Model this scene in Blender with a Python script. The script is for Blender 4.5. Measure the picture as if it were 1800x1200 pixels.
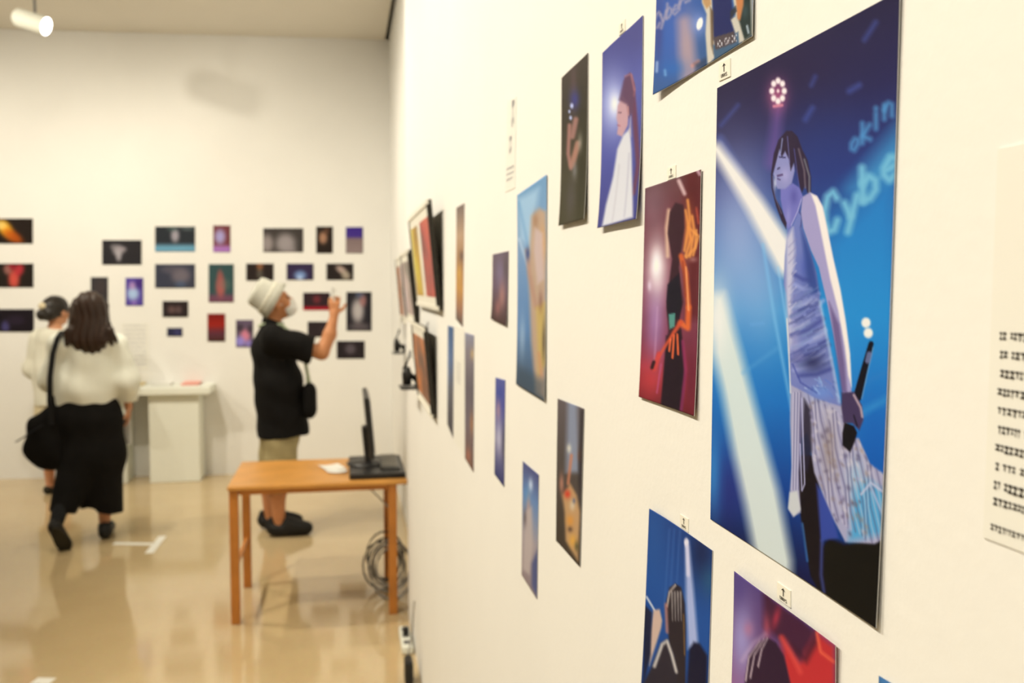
import bpy, math, random
import numpy as np
from mathutils import Vector, Matrix

# ------------------------------------------------------------------ clean
for o in list(bpy.data.objects):
    bpy.data.objects.remove(o, do_unlink=True)
scene = bpy.context.scene
COL = scene.collection
random.seed(4)
RNG = np.random.RandomState(7)

# ------------------------------------------------------------------ camera
FPX = 1600.0                      # focal length in pixels of the 1800 px wide frame
HC = 1.65                         # camera height
PITCH = math.atan(98 / FPX)
YAW = math.atan(295 * math.cos(PITCH) / FPX)
FW = np.array([math.sin(YAW) * math.cos(PITCH), math.cos(YAW) * math.cos(PITCH), -math.sin(PITCH)])
RT = np.array([math.cos(YAW), -math.sin(YAW), 0.0])
UP = np.cross(RT, FW)
CAM = np.array([0.0, 0.0, HC])
cd = bpy.data.cameras.new('camera')
cam = bpy.data.objects.new('camera', cd)
COL.objects.link(cam)
cam.location = CAM
cam.rotation_euler = Vector(FW).to_track_quat('-Z', 'Y').to_euler()
cd.sensor_width = 36.0
cd.lens = FPX / 1800 * 36
cd.clip_start = 0.02
cd.dof.use_dof = True
cd.dof.focus_distance = 0.69
cd.dof.aperture_fstop = 8.4
scene.camera = cam

# ------------------------------------------------------------------ view, world
vs = scene.view_settings
vs.view_transform = 'Standard'
vs.look = 'None'
vs.gamma = 1.0
vs.use_curve_mapping = False
vs.exposure = 0.24
w = bpy.data.worlds.new('world')
scene.world = w
w.use_nodes = True
w.node_tree.nodes['Background'].inputs[0].default_value = (1.0, 0.9, 0.74, 1)
w.node_tree.nodes['Background'].inputs[1].default_value = 0.0

# ------------------------------------------------------------------ room measures
WX = 0.297          # face of the near right wall
WX2 = 0.407         # face of the recessed right wall beyond it
WSTEP = 4.46        # where the near wall ends
CEIL = 3.78
BC = np.array([WX2, 8.113, 0.0])                 # right corner of the back wall
BS = 0.075                                       # slant of the back wall
BN = -np.array([BS, 1.0, 0.0]) / math.hypot(BS, 1.0)
BD = np.array([-1.0, BS, 0.0]) / math.hypot(BS, 1.0)
XL, YR = -7.0, -3.5                              # left and rear walls

# ------------------------------------------------------------------ lamps
# The room is lit by ceiling track spotlights like the one in view; each lamp's own
# light sits in its builder (track_lamp). Only their tint and power are set here.
LT = (1.0, 0.91, 0.735)
RIGHT_LAMPS = [(-1.6, 132), (0.1, 145), (1.7, 150), (3.3, 140), (4.9, 130), (6.0, 88)]   # y, watts: aimed at the right wall
BACK_LAMPS = [(-5.6, 108), (-4.2, 122), (-2.9, 132)]                                        # x, watts: aimed at the far wall
END_LAMP = 98

# ------------------------------------------------------------------ pixel helpers
def ray(x, y):
    return FW + RT * ((x - 900) / FPX) + UP * ((600 - y) / FPX)
def hit(x, y, n, p0):
    q = ray(x, y); n = np.asarray(n, float)
    t = (n @ (np.asarray(p0, float) - CAM)) / (n @ q)
    return CAM + t * q
def on_floor(x, y, z=0.0): return hit(x, y, (0, 0, 1), (0, 0, z))
def on_right(x, y): return hit(x, y, (1, 0, 0), (WX, 0, 0))
def on_recess(x, y): return hit(x, y, (1, 0, 0), (WX2, 0, 0))
def on_back(x, y): return hit(x, y, BN, BC)
def at_y(x, y, Y): return hit(x, y, (0, 1, 0), (0, Y, 0))
def project(P):
    q = P - CAM
    z = q @ FW
    return 900 + FPX * (q @ RT) / z, 600 - FPX * (q @ UP) / z

# ------------------------------------------------------------------ tags
def tag(o, label=None, cat=None, group=None, kind=None):
    if label: o['label'] = label
    if cat: o['category'] = cat
    if group: o['group'] = group
    if kind: o['kind'] = kind
    return o
def empty(name, loc, rz=0.0):
    o = bpy.data.objects.new(name, None)
    o.empty_display_size = 0.1
    COL.objects.link(o)
    o.location = loc; o.rotation_euler = (0, 0, rz)
    return o

# ------------------------------------------------------------------ materials
def lin(c):
    c = np.asarray(c, float) / 255.0
    return np.where(c <= 0.04045, c / 12.92, ((c + 0.055) / 1.055) ** 2.4)
MATS = {}
def mat(name, rgb, rough=0.6, spec=0.4, metal=0.0, var=0.06, scale=14.0, bump=0.0, bscale=120.0, coat=0.0, coatr=0.1):
    """procedural material: noise-varied colour, optional fine relief; rgb is sRGB 0-255"""
    m = bpy.data.materials.new(name); m.use_nodes = True
    nt = m.node_tree; b = nt.nodes['Principled BSDF']
    c = lin(rgb)
    tc = nt.nodes.new('ShaderNodeTexCoord')
    nz = nt.nodes.new('ShaderNodeTexNoise'); nz.inputs['Scale'].default_value = scale; nz.inputs['Detail'].default_value = 5
    nt.links.new(tc.outputs['Object'], nz.inputs['Vector'])
    rp = nt.nodes.new('ShaderNodeValToRGB')
    rp.color_ramp.elements[0].position = 0.3; rp.color_ramp.elements[1].position = 0.7
    rp.color_ramp.elements[0].color = (*np.clip(c * (1 - var), 0, 1), 1)
    rp.color_ramp.elements[1].color = (*np.clip(c * (1 + var), 0, 1), 1)
    nt.links.new(nz.outputs['Fac'], rp.inputs['Fac'])
    nt.links.new(rp.outputs['Color'], b.inputs['Base Color'])
    b.inputs['Roughness'].default_value = rough
    b.inputs['Specular IOR Level'].default_value = spec
    b.inputs['Metallic'].default_value = metal
    b.inputs['Coat Weight'].default_value = coat
    b.inputs['Coat Roughness'].default_value = coatr
    if bump > 0:
        n2 = nt.nodes.new('ShaderNodeTexNoise'); n2.inputs['Scale'].default_value = bscale; n2.inputs['Detail'].default_value = 4
        nt.links.new(tc.outputs['Object'], n2.inputs['Vector'])
        bp = nt.nodes.new('ShaderNodeBump'); bp.inputs['Strength'].default_value = bump; bp.inputs['Distance'].default_value = 0.002
        nt.links.new(n2.outputs['Fac'], bp.inputs['Height'])
        nt.links.new(bp.outputs['Normal'], b.inputs['Normal'])
    MATS[name] = m
    return m
def emit(name, rgb, strength):
    m = bpy.data.materials.new(name); m.use_nodes = True
    b = m.node_tree.nodes['Principled BSDF']
    b.inputs['Base Color'].default_value = (*lin(rgb), 1)
    b.inputs['Emission Color'].default_value = (*lin(rgb), 1)
    b.inputs['Emission Strength'].default_value = strength
    MATS[name] = m
    return m
WALLRGB = (235, 235, 233)
mat('wall_paint', WALLRGB, rough=0.75, spec=0.2, var=0.012, scale=3.0, bump=0.2, bscale=95.0)
mat('ceiling_paint', (233, 228, 216), rough=0.85, spec=0.1, var=0.01, scale=3.0)
mat('white_paint', (232, 235, 226), rough=0.55, spec=0.3, var=0.015, scale=6)
mat('table_wood', (206, 148, 74), rough=0.35, spec=0.45, var=0.1, scale=7)
mat('leg_wood', (190, 122, 52), rough=0.4, spec=0.4, var=0.12, scale=9)
mat('black_plastic', (26, 25, 26), rough=0.4, spec=0.45, var=0.1)
mat('grey_plastic', (112, 112, 112), rough=0.45, spec=0.45, var=0.08)
mat('screen_glass', (18, 19, 22), rough=0.12, spec=0.5, var=0.05)
mat('silver_metal', (168, 168, 164), rough=0.3, metal=0.8, var=0.05)
mat('paper_white', (233, 233, 228), rough=0.6, spec=0.2, var=0.01)
mat('paper_pink', (240, 176, 164), rough=0.6, spec=0.2, var=0.03)
mat('paper_cream', (226, 208, 160), rough=0.6, spec=0.2, var=0.03)
mat('label_film', (240, 238, 228), rough=0.35, spec=0.4, var=0.01)
mat('ink_black', (58, 54, 50), rough=0.6, var=0.05)
mat('ink_grey', (120, 112, 108), rough=0.6, var=0.08)
mat('ink_faint', (172, 172, 184), rough=0.6, var=0.03)
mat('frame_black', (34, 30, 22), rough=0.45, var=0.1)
mat('frame_white', (232, 230, 220), rough=0.5, var=0.02)
mat('cable_black', (30, 30, 30), rough=0.5, var=0.1)
mat('cable_grey', (150, 146, 138), rough=0.5, var=0.1)
mat('tape_white', (236, 236, 230), rough=0.5, var=0.03)
mat('skin', (206, 148, 112), rough=0.5, spec=0.35, var=0.05, scale=20)
mat('skin_tan', (196, 134, 92), rough=0.5, spec=0.35, var=0.06, scale=20)
mat('hair_brown', (44, 24, 12), rough=0.45, spec=0.4, var=0.25, scale=40)
mat('hair_black', (30, 24, 20), rough=0.42, spec=0.4, var=0.2, scale=40)
mat('cloth_white', (242, 245, 236), rough=0.85, spec=0.15, var=0.03, scale=9, bump=0.3, bscale=30)
mat('cloth_offwhite', (214, 212, 198), rough=0.85, spec=0.15, var=0.04, scale=9, bump=0.3, bscale=30)
mat('cloth_black', (22, 21, 21), rough=0.85, spec=0.12, var=0.15, scale=12, bump=0.3, bscale=40)
mat('cloth_dark', (32, 33, 36), rough=0.8, spec=0.15, var=0.15, scale=12)
mat('cloth_khaki', (168, 156, 118), rough=0.85, spec=0.15, var=0.08, scale=16, bump=0.3, bscale=40)
mat('cloth_beige', (205, 192, 160), rough=0.85, spec=0.15, var=0.05, scale=10)
mat('cloth_grey', (186, 186, 176), rough=0.85, spec=0.15, var=0.05, scale=16, bump=0.2, bscale=60)
mat('strap_green', (172, 184, 156), rough=0.8, spec=0.15, var=0.08)
mat('mask_white', (232, 234, 232), rough=0.8, spec=0.1, var=0.02)
mat('shoe_black', (26, 25, 24), rough=0.6, spec=0.3, var=0.1)
mat('sole_dark', (46, 42, 32), rough=0.7, spec=0.2, var=0.1)
mat('eye_dark', (24, 18, 16), rough=0.2, var=0.05)
mat('lip', (168, 92, 84), rough=0.5, var=0.05)
emit('lamp_glow', (255, 252, 244), 9.0)

# floor: pale beige sealed sheet floor, glossy, faintly mottled
def floor_material():
    m = bpy.data.materials.new('floor_sheet'); m.use_nodes = True
    nt = m.node_tree; b = nt.nodes['Principled BSDF']
    tc = nt.nodes.new('ShaderNodeTexCoord')
    n1 = nt.nodes.new('ShaderNodeTexNoise'); n1.inputs['Scale'].default_value = 1.6; n1.inputs['Detail'].default_value = 6
    n2 = nt.nodes.new('ShaderNodeTexNoise'); n2.inputs['Scale'].default_value = 45; n2.inputs['Detail'].default_value = 3
    nt.links.new(tc.outputs['Object'], n1.inputs['Vector']); nt.links.new(tc.outputs['Object'], n2.inputs['Vector'])
    rp = nt.nodes.new('ShaderNodeValToRGB')
    rp.color_ramp.elements[0].position = 0.3; rp.color_ramp.elements[1].position = 0.72
    rp.color_ramp.elements[0].color = (*lin((200, 176, 134)), 1)
    rp.color_ramp.elements[1].color = (*lin((210, 188, 147)), 1)
    nt.links.new(n1.outputs['Fac'], rp.inputs['Fac'])
    mx = nt.nodes.new('ShaderNodeMix'); mx.data_type = 'RGBA'; mx.blend_type = 'MULTIPLY'; mx.inputs['Factor'].default_value = 0.12
    nt.links.new(rp.outputs['Color'], mx.inputs['A']); nt.links.new(n2.outputs['Color'], mx.inputs['B'])
    nt.links.new(mx.outputs['Result'], b.inputs['Base Color'])
    b.inputs['Roughness'].default_value = 0.09
    b.inputs['Specular IOR Level'].default_value = 0.75
    n3 = nt.nodes.new('ShaderNodeTexNoise'); n3.inputs['Scale'].default_value = 2.2; n3.inputs['Detail'].default_value = 2
    nt.links.new(tc.outputs['Object'], n3.inputs['Vector'])
    bp = nt.nodes.new('ShaderNodeBump'); bp.inputs['Strength'].default_value = 0.06; bp.inputs['Distance'].default_value = 0.02
    nt.links.new(n3.outputs['Fac'], bp.inputs['Height']); nt.links.new(bp.outputs['Normal'], b.inputs['Normal'])
    MATS['floor_sheet'] = m
floor_material()

# ink: colours printed on paper come from the mesh's own colour attribute
def print_material():
    m = bpy.data.materials.new('photo_ink'); m.use_nodes = True
    nt = m.node_tree; b = nt.nodes['Principled BSDF']
    at = nt.nodes.new('ShaderNodeAttribute'); at.attribute_name = 'ink'
    nt.links.new(at.outputs['Color'], b.inputs['Base Color'])
    b.inputs['Roughness'].default_value = 0.6
    b.inputs['Specular IOR Level'].default_value = 0.12
    MATS['photo_ink'] = m
print_material()

# ------------------------------------------------------------------ mesh builder
class MB:
    def __init__(s): s.v = []; s.f = []
    def add(s, vs_, fs_):
        n = len(s.v); s.v += [tuple(map(float, p)) for p in vs_]; s.f += [tuple(i + n for i in f) for f in fs_]
        return s
    def box(s, c, size, M=None, bev=0.0):
        hx, hy, hz = [k / 2 for k in size]
        if bev <= 0:
            P = [(x, y, z) for x in (-hx, hx) for y in (-hy, hy) for z in (-hz, hz)]
            Fs = [(0, 1, 3, 2), (4, 6, 7, 5), (0, 4, 5, 1), (2, 3, 7, 6), (0, 2, 6, 4), (1, 5, 7, 3)]
        else:
            b = min(bev, hx * .9, hy * .9, hz * .9)
            P = []; Fs = []; idx = {}
            for sx in (-1, 1):
                for sy in (-1, 1):
                    for sz in (-1, 1):
                        for a in range(3):
                            q = [sx * (hx - b), sy * (hy - b), sz * (hz - b)]
                            q[a] += (sx, sy, sz)[a] * b
                            idx[(sx, sy, sz, a)] = len(P); P.append(tuple(q))
            for a in range(3):
                o1, o2 = [(1, 2), (2, 0), (0, 1)][a]
                for sg in (-1, 1):
                    qd = []
                    for (u, w_) in ((-1, -1), (1, -1), (1, 1), (-1, 1)):
                        k = [0, 0, 0]; k[a] = sg; k[o1] = u; k[o2] = w_
                        qd.append(idx[(*k, a)])
                    Fs.append(tuple(qd if sg > 0 else qd[::-1]))
            for a in range(3):
                o1, o2 = [(1, 2), (2, 0), (0, 1)][a]
                for u in (-1, 1):
                    for w_ in (-1, 1):
                        k0 = [0, 0, 0]; k0[o1] = u; k0[o2] = w_
                        ka = list(k0); ka[a] = -1; kb = list(k0); kb[a] = 1
                        qd = [idx[(*ka, o1)], idx[(*kb, o1)], idx[(*kb, o2)], idx[(*ka, o2)]]
                        Fs.append(tuple(qd))
            for sx in (-1, 1):
                for sy in (-1, 1):
                    for sz in (-1, 1):
                        Fs.append(tuple(idx[(sx, sy, sz, a)] for a in range(3)))
        if M is not None: P = [tuple(M @ Vector(p)) for p in P]
        return s.add([(p[0] + c[0], p[1] + c[1], p[2] + c[2]) for p in P], Fs)
    def tube(s, pts, r, n=8, cap=True):
        pts = [Vector(p) for p in pts]; rs = r if hasattr(r, '__len__') else [r] * len(pts)
        rings = []; up = Vector((0, 0, 1))
        for i, p in enumerate(pts):
            t = (pts[min(i + 1, len(pts) - 1)] - pts[max(i - 1, 0)]).normalized()
            ref = up if abs(t.dot(up)) < 0.95 else Vector((1, 0, 0))
            a = t.cross(ref).normalized(); b = t.cross(a).normalized()
            rings.append([p + (a * math.cos(2 * math.pi * k / n) + b * math.sin(2 * math.pi * k / n)) * rs[i] for k in range(n)])
        P = [q for rg in rings for q in rg]
        Fs = [(i * n + k, i * n + (k + 1) % n, (i + 1) * n + (k + 1) % n, (i + 1) * n + k) for i in range(len(pts) - 1) for k in range(n)]
        if cap: Fs += [tuple(range(n))[::-1], tuple((len(pts) - 1) * n + k for k in range(n))]
        return s.add(P, Fs)
    def lathe(s, c, prof, n=24, axis=None):
        """prof: (radius, height) pairs along axis"""
        ax = Vector(axis).normalized() if axis is not None else Vector((0, 0, 1))
        ref = Vector((1, 0, 0)) if abs(ax.x) < 0.9 else Vector((0, 1, 0))
        a = ax.cross(ref).normalized(); b = ax.cross(a)
        P = []
        for (r, h) in prof:
            for k in range(n):
                t = 2 * math.pi * k / n
                P.append(Vector(c) + ax * h + (a * math.cos(t) + b * math.sin(t)) * r)
        Fs = [(i * n + k, i * n + (k + 1) % n, (i + 1) * n + (k + 1) % n, (i + 1) * n + k) for i in range(len(prof) - 1) for k in range(n)]
        Fs += [tuple(range(n))[::-1], tuple((len(prof) - 1) * n + k for k in range(n))]
        return s.add(P, Fs)
    def build(s, name, m, parent=None, smooth=False, loc=None):
        me = bpy.data.meshes.new(name)
        v = s.v
        if loc is not None: v = [(p[0] - loc[0], p[1] - loc[1], p[2] - loc[2]) for p in v]
        me.from_pydata(v, [], s.f); me.validate(); me.update()
        import bmesh
        bm = bmesh.new(); bm.from_mesh(me); bmesh.ops.recalc_face_normals(bm, faces=bm.faces); bm.to_mesh(me); bm.free()
        if smooth:
            me.polygons.foreach_set('use_smooth', [True] * len(me.polygons))
        me.materials.append(MATS[m] if isinstance(m, str) else m)
        o = bpy.data.objects.new(name, me); COL.objects.link(o)
        if loc is not None: o.location = loc
        if parent is not None: o.parent = parent
        return o
def box_obj(name, lo, hi, m, parent=None, bev=0.0):
    c = [(a + b) / 2 for a, b in zip(lo, hi)]
    return MB().box((0, 0, 0), [b - a for a, b in zip(lo, hi)], bev=bev).build(name, m, parent) if False else \
        _placed(MB().box((0, 0, 0), [b - a for a, b in zip(lo, hi)], bev=bev).build(name, m, parent), c)
def _placed(o, c):
    o.location = c; return o

# ------------------------------------------------------------------ room shell
def struct(o): o['kind'] = 'structure'; return o
YB = 8.9
struct(box_obj('floor', (XL - 0.2, YR - 0.2, -0.1), (1.0, YB, 0.0), 'floor_sheet'))
struct(box_obj('ceiling', (XL - 0.2, YR - 0.2, CEIL), (WX2 - 0.035, YB, CEIL + 0.40), 'ceiling_paint'))
struct(box_obj('wall_left', (XL - 0.2, YR - 0.2, 0), (XL, YB, CEIL), 'wall_paint'))
struct(box_obj('wall_rear', (XL, YR - 0.2, 0), (WX, YR, CEIL), 'wall_paint'))
struct(box_obj('wall_right', (WX, YR - 0.2, 0), (WX + 0.6, WSTEP, CEIL + 0.40), 'wall_paint'))
struct(box_obj('wall_right_recess', (WX2, WSTEP, 0), (WX2 + 0.5, YB, CEIL + 0.40), 'wall_paint'))
struct(box_obj('trim_1', (WX2 - 0.035, WSTEP, CEIL + 0.36), (WX2, 8.115, CEIL + 0.40), 'wall_paint'))   # closes the open slot between ceiling and wall; its dark is real shade
mb = MB()
e0 = BC - BD * 0.0; e1 = BC + BD * 8.0
P = []
for p in (e0, e1):
    for off in (0.0, -0.3):
        q = p + BN * off
        P += [(q[0], q[1], 0.0), (q[0], q[1], CEIL)]
mb.add(P, [(0, 1, 3, 2), (4, 6, 7, 5), (0, 4, 5, 1), (2, 3, 7, 6), (0, 2, 6, 4), (1, 5, 7, 3)])
struct(mb.build('wall_back', 'wall_paint'))
# ------------------------------------------------------------------ painting flat prints
WALL_APP = lin((253, 242, 216))
class Ink:
    """paints flat colour onto the points of a print; X, Y are picture coordinates of each point"""
    def __init__(s, X, Y, U, V):
        s.X, s.Y, s.U, s.V = X, Y, U, V
        s.C = np.zeros((len(X), 3)); s.M = 1.0
    def grad(s, stops, axis='v'):
        t = s.V if axis == 'v' else s.U
        xs = [a for a, _ in stops]
        for k in range(3): s.C[:, k] = np.interp(t, xs, [c[k] for _, c in stops])
        return s
    def mix(s, a, col):
        a = (np.clip(a, 0, 1) * s.M)[:, None]
        s.C = s.C * (1 - a) + np.asarray(col, float) * a
        return s
    def blob(s, x, y, rx, ry, col, a=1.0, rot=0.0, hard=0.0):
        dx, dy = s.X - x, s.Y - y
        c, n = math.cos(rot), math.sin(rot)
        d = np.sqrt(((dx * c + dy * n) / rx) ** 2 + ((-dx * n + dy * c) / ry) ** 2)
        m = np.exp(-d * d * 1.2) if hard == 0 else np.exp(-.8 * np.minimum(d, 9) ** 4) if hard < 0 else np.clip((1 - d) / (1 - hard + 1e-6), 0, 1)
        return s.mix(m * a, col)
    def poly(s, pts, col, a=1.0, soft=1.5):
        pts = np.asarray(pts, float); n = len(pts)
        x0, y0 = pts.min(0) - soft * 2; x1, y1 = pts.max(0) + soft * 2
        I = np.where((s.X > x0) & (s.X < x1) & (s.Y > y0) & (s.Y < y1))[0]
        if len(I) == 0: return s
        X, Y = s.X[I], s.Y[I]
        ins = np.zeros(len(I), bool); dm = np.full(len(I), 1e9)
        for i in range(n):
            (ax, ay), (bx, by) = pts[i], pts[(i + 1) % n]
            cr = (ay > Y) != (by > Y)
            with np.errstate(divide='ignore', invalid='ignore'):
                xi = (bx - ax) * (Y - ay) / (by - ay + 1e-12) + ax
            ins ^= cr & (X < xi)
            L = (bx - ax) ** 2 + (by - ay) ** 2 + 1e-9
            t = np.clip(((X - ax) * (bx - ax) + (Y - ay) * (by - ay)) / L, 0, 1)
            dm = np.minimum(dm, np.hypot(X - ax - t * (bx - ax), Y - ay - t * (by - ay)))
        sd = np.where(ins, -dm, dm)
        m = np.zeros(len(s.X)); m[I] = np.clip(0.5 - sd / (2 * soft), 0, 1) * a
        return s.mix(m, col)
    def clip(s, pts=None, soft=2.0):
        s.M = 1.0
        if pts is not None:
            keep = s.C.copy(); s.C = np.zeros_like(keep); s.poly(pts, (1, 1, 1), 1, soft)
            s.M = s.C[:, 0].copy(); s.C = keep
        return s
    def line(s, pts, w, col, a=1.0, soft=1.0, w2=None):
        m = np.zeros(len(s.X)); n = len(pts) - 1
        for i in range(n):
            (ax, ay), (bx, by) = pts[i], pts[i + 1]
            L = (bx - ax) ** 2 + (by - ay) ** 2 + 1e-9
            t = np.clip(((s.X - ax) * (bx - ax) + (s.Y - ay) * (by - ay)) / L, 0, 1)
            d = np.hypot(s.X - ax - t * (bx - ax), s.Y - ay - t * (by - ay))
            ww = w / 2 if w2 is None else (w + (w2 - w) * (i + t) / n) / 2
            m = np.maximum(m, np.clip(0.5 - (d - ww) / (2 * soft), 0, 1))
        return s.mix(m * a, col)
    def noise(s, amp, cell=3.0, seed=1):
        """soft mottling as in a grainy picture"""
        r = np.random.RandomState(seed)
        f = np.zeros(len(s.X))
        for _ in range(7):
            kx, ky, p = r.normal(0, 1 / cell), r.normal(0, 1 / cell), r.uniform(0, 6.28)
            f += np.sin(s.X * kx + s.Y * ky + p)
        s.C = np.clip(s.C * (1 + amp * f[:, None] / 3.5), 0, 255)
        return s
GLYPH = {   # strokes in a unit box, y upwards
    'C': [[(.95, .8), (.7, 1), (.3, .95), (.05, .6), (.05, .35), (.3, .02), (.7, 0), (.95, .2)]],
    'y': [[(.05, .75), (.45, .2)], [(.95, .8), (.3, -.35)]],
    'b': [[(.1, 1.1), (.1, 0)], [(.1, .6), (.5, .72), (.85, .5), (.85, .2), (.5, 0), (.1, .05)]],
    'e': [[(.1, .4), (.9, .42), (.8, .68), (.45, .78), (.1, .5), (.1, .25), (.4, 0), (.85, .1)]],
    'o': [[(.5, 0), (.9, .25), (.9, .6), (.5, .8), (.1, .6), (.1, .25), (.5, 0)]],
    'k': [[(.1, 1), (.1, 0)], [(.85, .75), (.15, .35), (.9, 0)]],
    'i': [[(.5, .75), (.5, 0)], [(.5, 1.02), (.5, 1.04)]],
    'n': [[(.1, .75), (.1, 0)], [(.1, .5), (.5, .78), (.85, .6), (.85, 0)]],
    'r': [[(.1, .75), (.1, 0)], [(.1, .5), (.45, .75), (.85, .7)]],
    '-': [[(.1, .4), (.9, .4)]], 'T': [[(.0, 1), (1, 1)], [(.5, 1), (.5, 0)]],
    'N': [[(.1, 0), (.1, 1), (.9, 0), (.9, 1)]], 'V': [[(.05, 1), (.5, 0), (.95, 1)]],
    'U': [[(.1, 1), (.1, .2), (.5, 0), (.9, .2), (.9, 1)]],
    'S': [[(.9, .85), (.5, 1), (.1, .8), (.3, .55), (.7, .45), (.9, .2), (.5, 0), (.1, .15)]],
}
def letter(ink, ch, x, y, u, v, w, col, a=1.0, soft=2.0):
    """x, y: lower left corner; u: advance vector; v: up vector (picture coordinates)"""
    for st in GLYPH[ch]:
        ink.line([(x + p * u[0] + q * v[0], y + p * u[1] + q * v[1]) for p, q in st], w, col, a, soft)

COUNT_PRINT = 0
def photo_print(name, label, quad, paint, res, place, nrm, lift=0.0012, curl=None, thick=0.0008, group=None, cat='photo print', frame_of=None):
    """one printed sheet on a wall. quad: TL, TR, BR, BL in picture coordinates; the wall gives the distance"""
    Q = [place(*p) for p in quad]
    nu, nv = res
    u = np.linspace(0, 1, nu + 1); v = np.linspace(0, 1, nv + 1)
    U, V = np.meshgrid(u, v); U = U.ravel(); V = V.ravel()
    W = lambda a, b: (a * b)[:, None]
    F0 = W(1 - U, 1 - V) * Q[0] + W(U, 1 - V) * Q[1] + W(U, V) * Q[2] + W(1 - U, V) * Q[3]
    X, Y = project(F0)
    ink = Ink(X, Y, U, V); paint(ink)
    h = np.full(len(U), lift)
    if curl is not None: h = h + curl(U, V)
    nrm = np.asarray(nrm)
    Pf = F0 + nrm[None] * h[:, None]
    idx = np.arange(len(U)).reshape(nv + 1, nu + 1)
    faces = np.stack([idx[:-1, :-1], idx[1:, :-1], idx[1:, 1:], idx[:-1, 1:]], -1).reshape(-1, 4)
    ring = np.concatenate([idx[0, :], idx[1:, -1], idx[-1, -2::-1], idx[-2:0:-1, 0]])
    back = Pf[ring] - nrm[None] * min(thick, lift * 0.9)
    nb = len(Pf); m = len(ring); a = np.arange(m); b = (a + 1) % m
    side = np.stack([ring[a], ring[b], nb + b, nb + a], -1)
    cen = Pf.mean(0) - nrm * thick
    V3 = np.concatenate([Pf, back])
    base = V3.mean(0); base[2] = V3[:, 2].min()
    V3 = V3 - base
    me = bpy.data.meshes.new(name)
    me.from_pydata(V3.tolist(), [], np.concatenate([faces, side]).tolist())
    alb = lin(np.clip(ink.C, 0, 255)) / WALL_APP * 0.80
    alb = np.clip(alb - 0.006, 0.002, 0.92)
    col = np.ones((nb + m, 4), np.float32); col[:nb, :3] = alb; col[nb:, :3] = 0.8
    at = me.color_attributes.new('ink', 'FLOAT_COLOR', 'POINT')
    at.data.foreach_set('color', col.ravel())
    me.materials.append(MATS['photo_ink'])
    me.polygons.foreach_set('use_smooth', [True] * len(faces) + [False] * m)
    me.update()
    o = bpy.data.objects.new(name, me); COL.objects.link(o)
    o.location = base
    tag(o, label, cat, group)
    return o
NR = np.array([-1.0, 0, 0])
def right_print(name, label, quad, paint, res=(60, 84), curl=None, **k):
    return photo_print(name, label, quad, paint, res, on_right, NR, curl=curl, **k)
def curl_corners(a=0.004, tl=0, tr=0, br=0, bl=0, bow=0.0):
    def f(U, V):
        h = bow * np.sin(np.pi * U) * np.sin(np.pi * V)
        h = h + a * (tl * ((1 - U) * (1 - V)) ** 3 + tr * (U * (1 - V)) ** 3 + br * (U * V) ** 3 + bl * ((1 - U) * V) ** 3)
        return h
    return f
def curl_edges(top=0.0, bottom=0.0, left=0.0, right=0.0, wav=0.0):
    def f(U, V):
        return top * (1 - V) ** 4 + bottom * V ** 4 + left * (1 - U) ** 4 + right * U ** 4 + wav * (1 + np.sin(U * 6.0 + V * 3)) * 0.5
    return f

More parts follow.
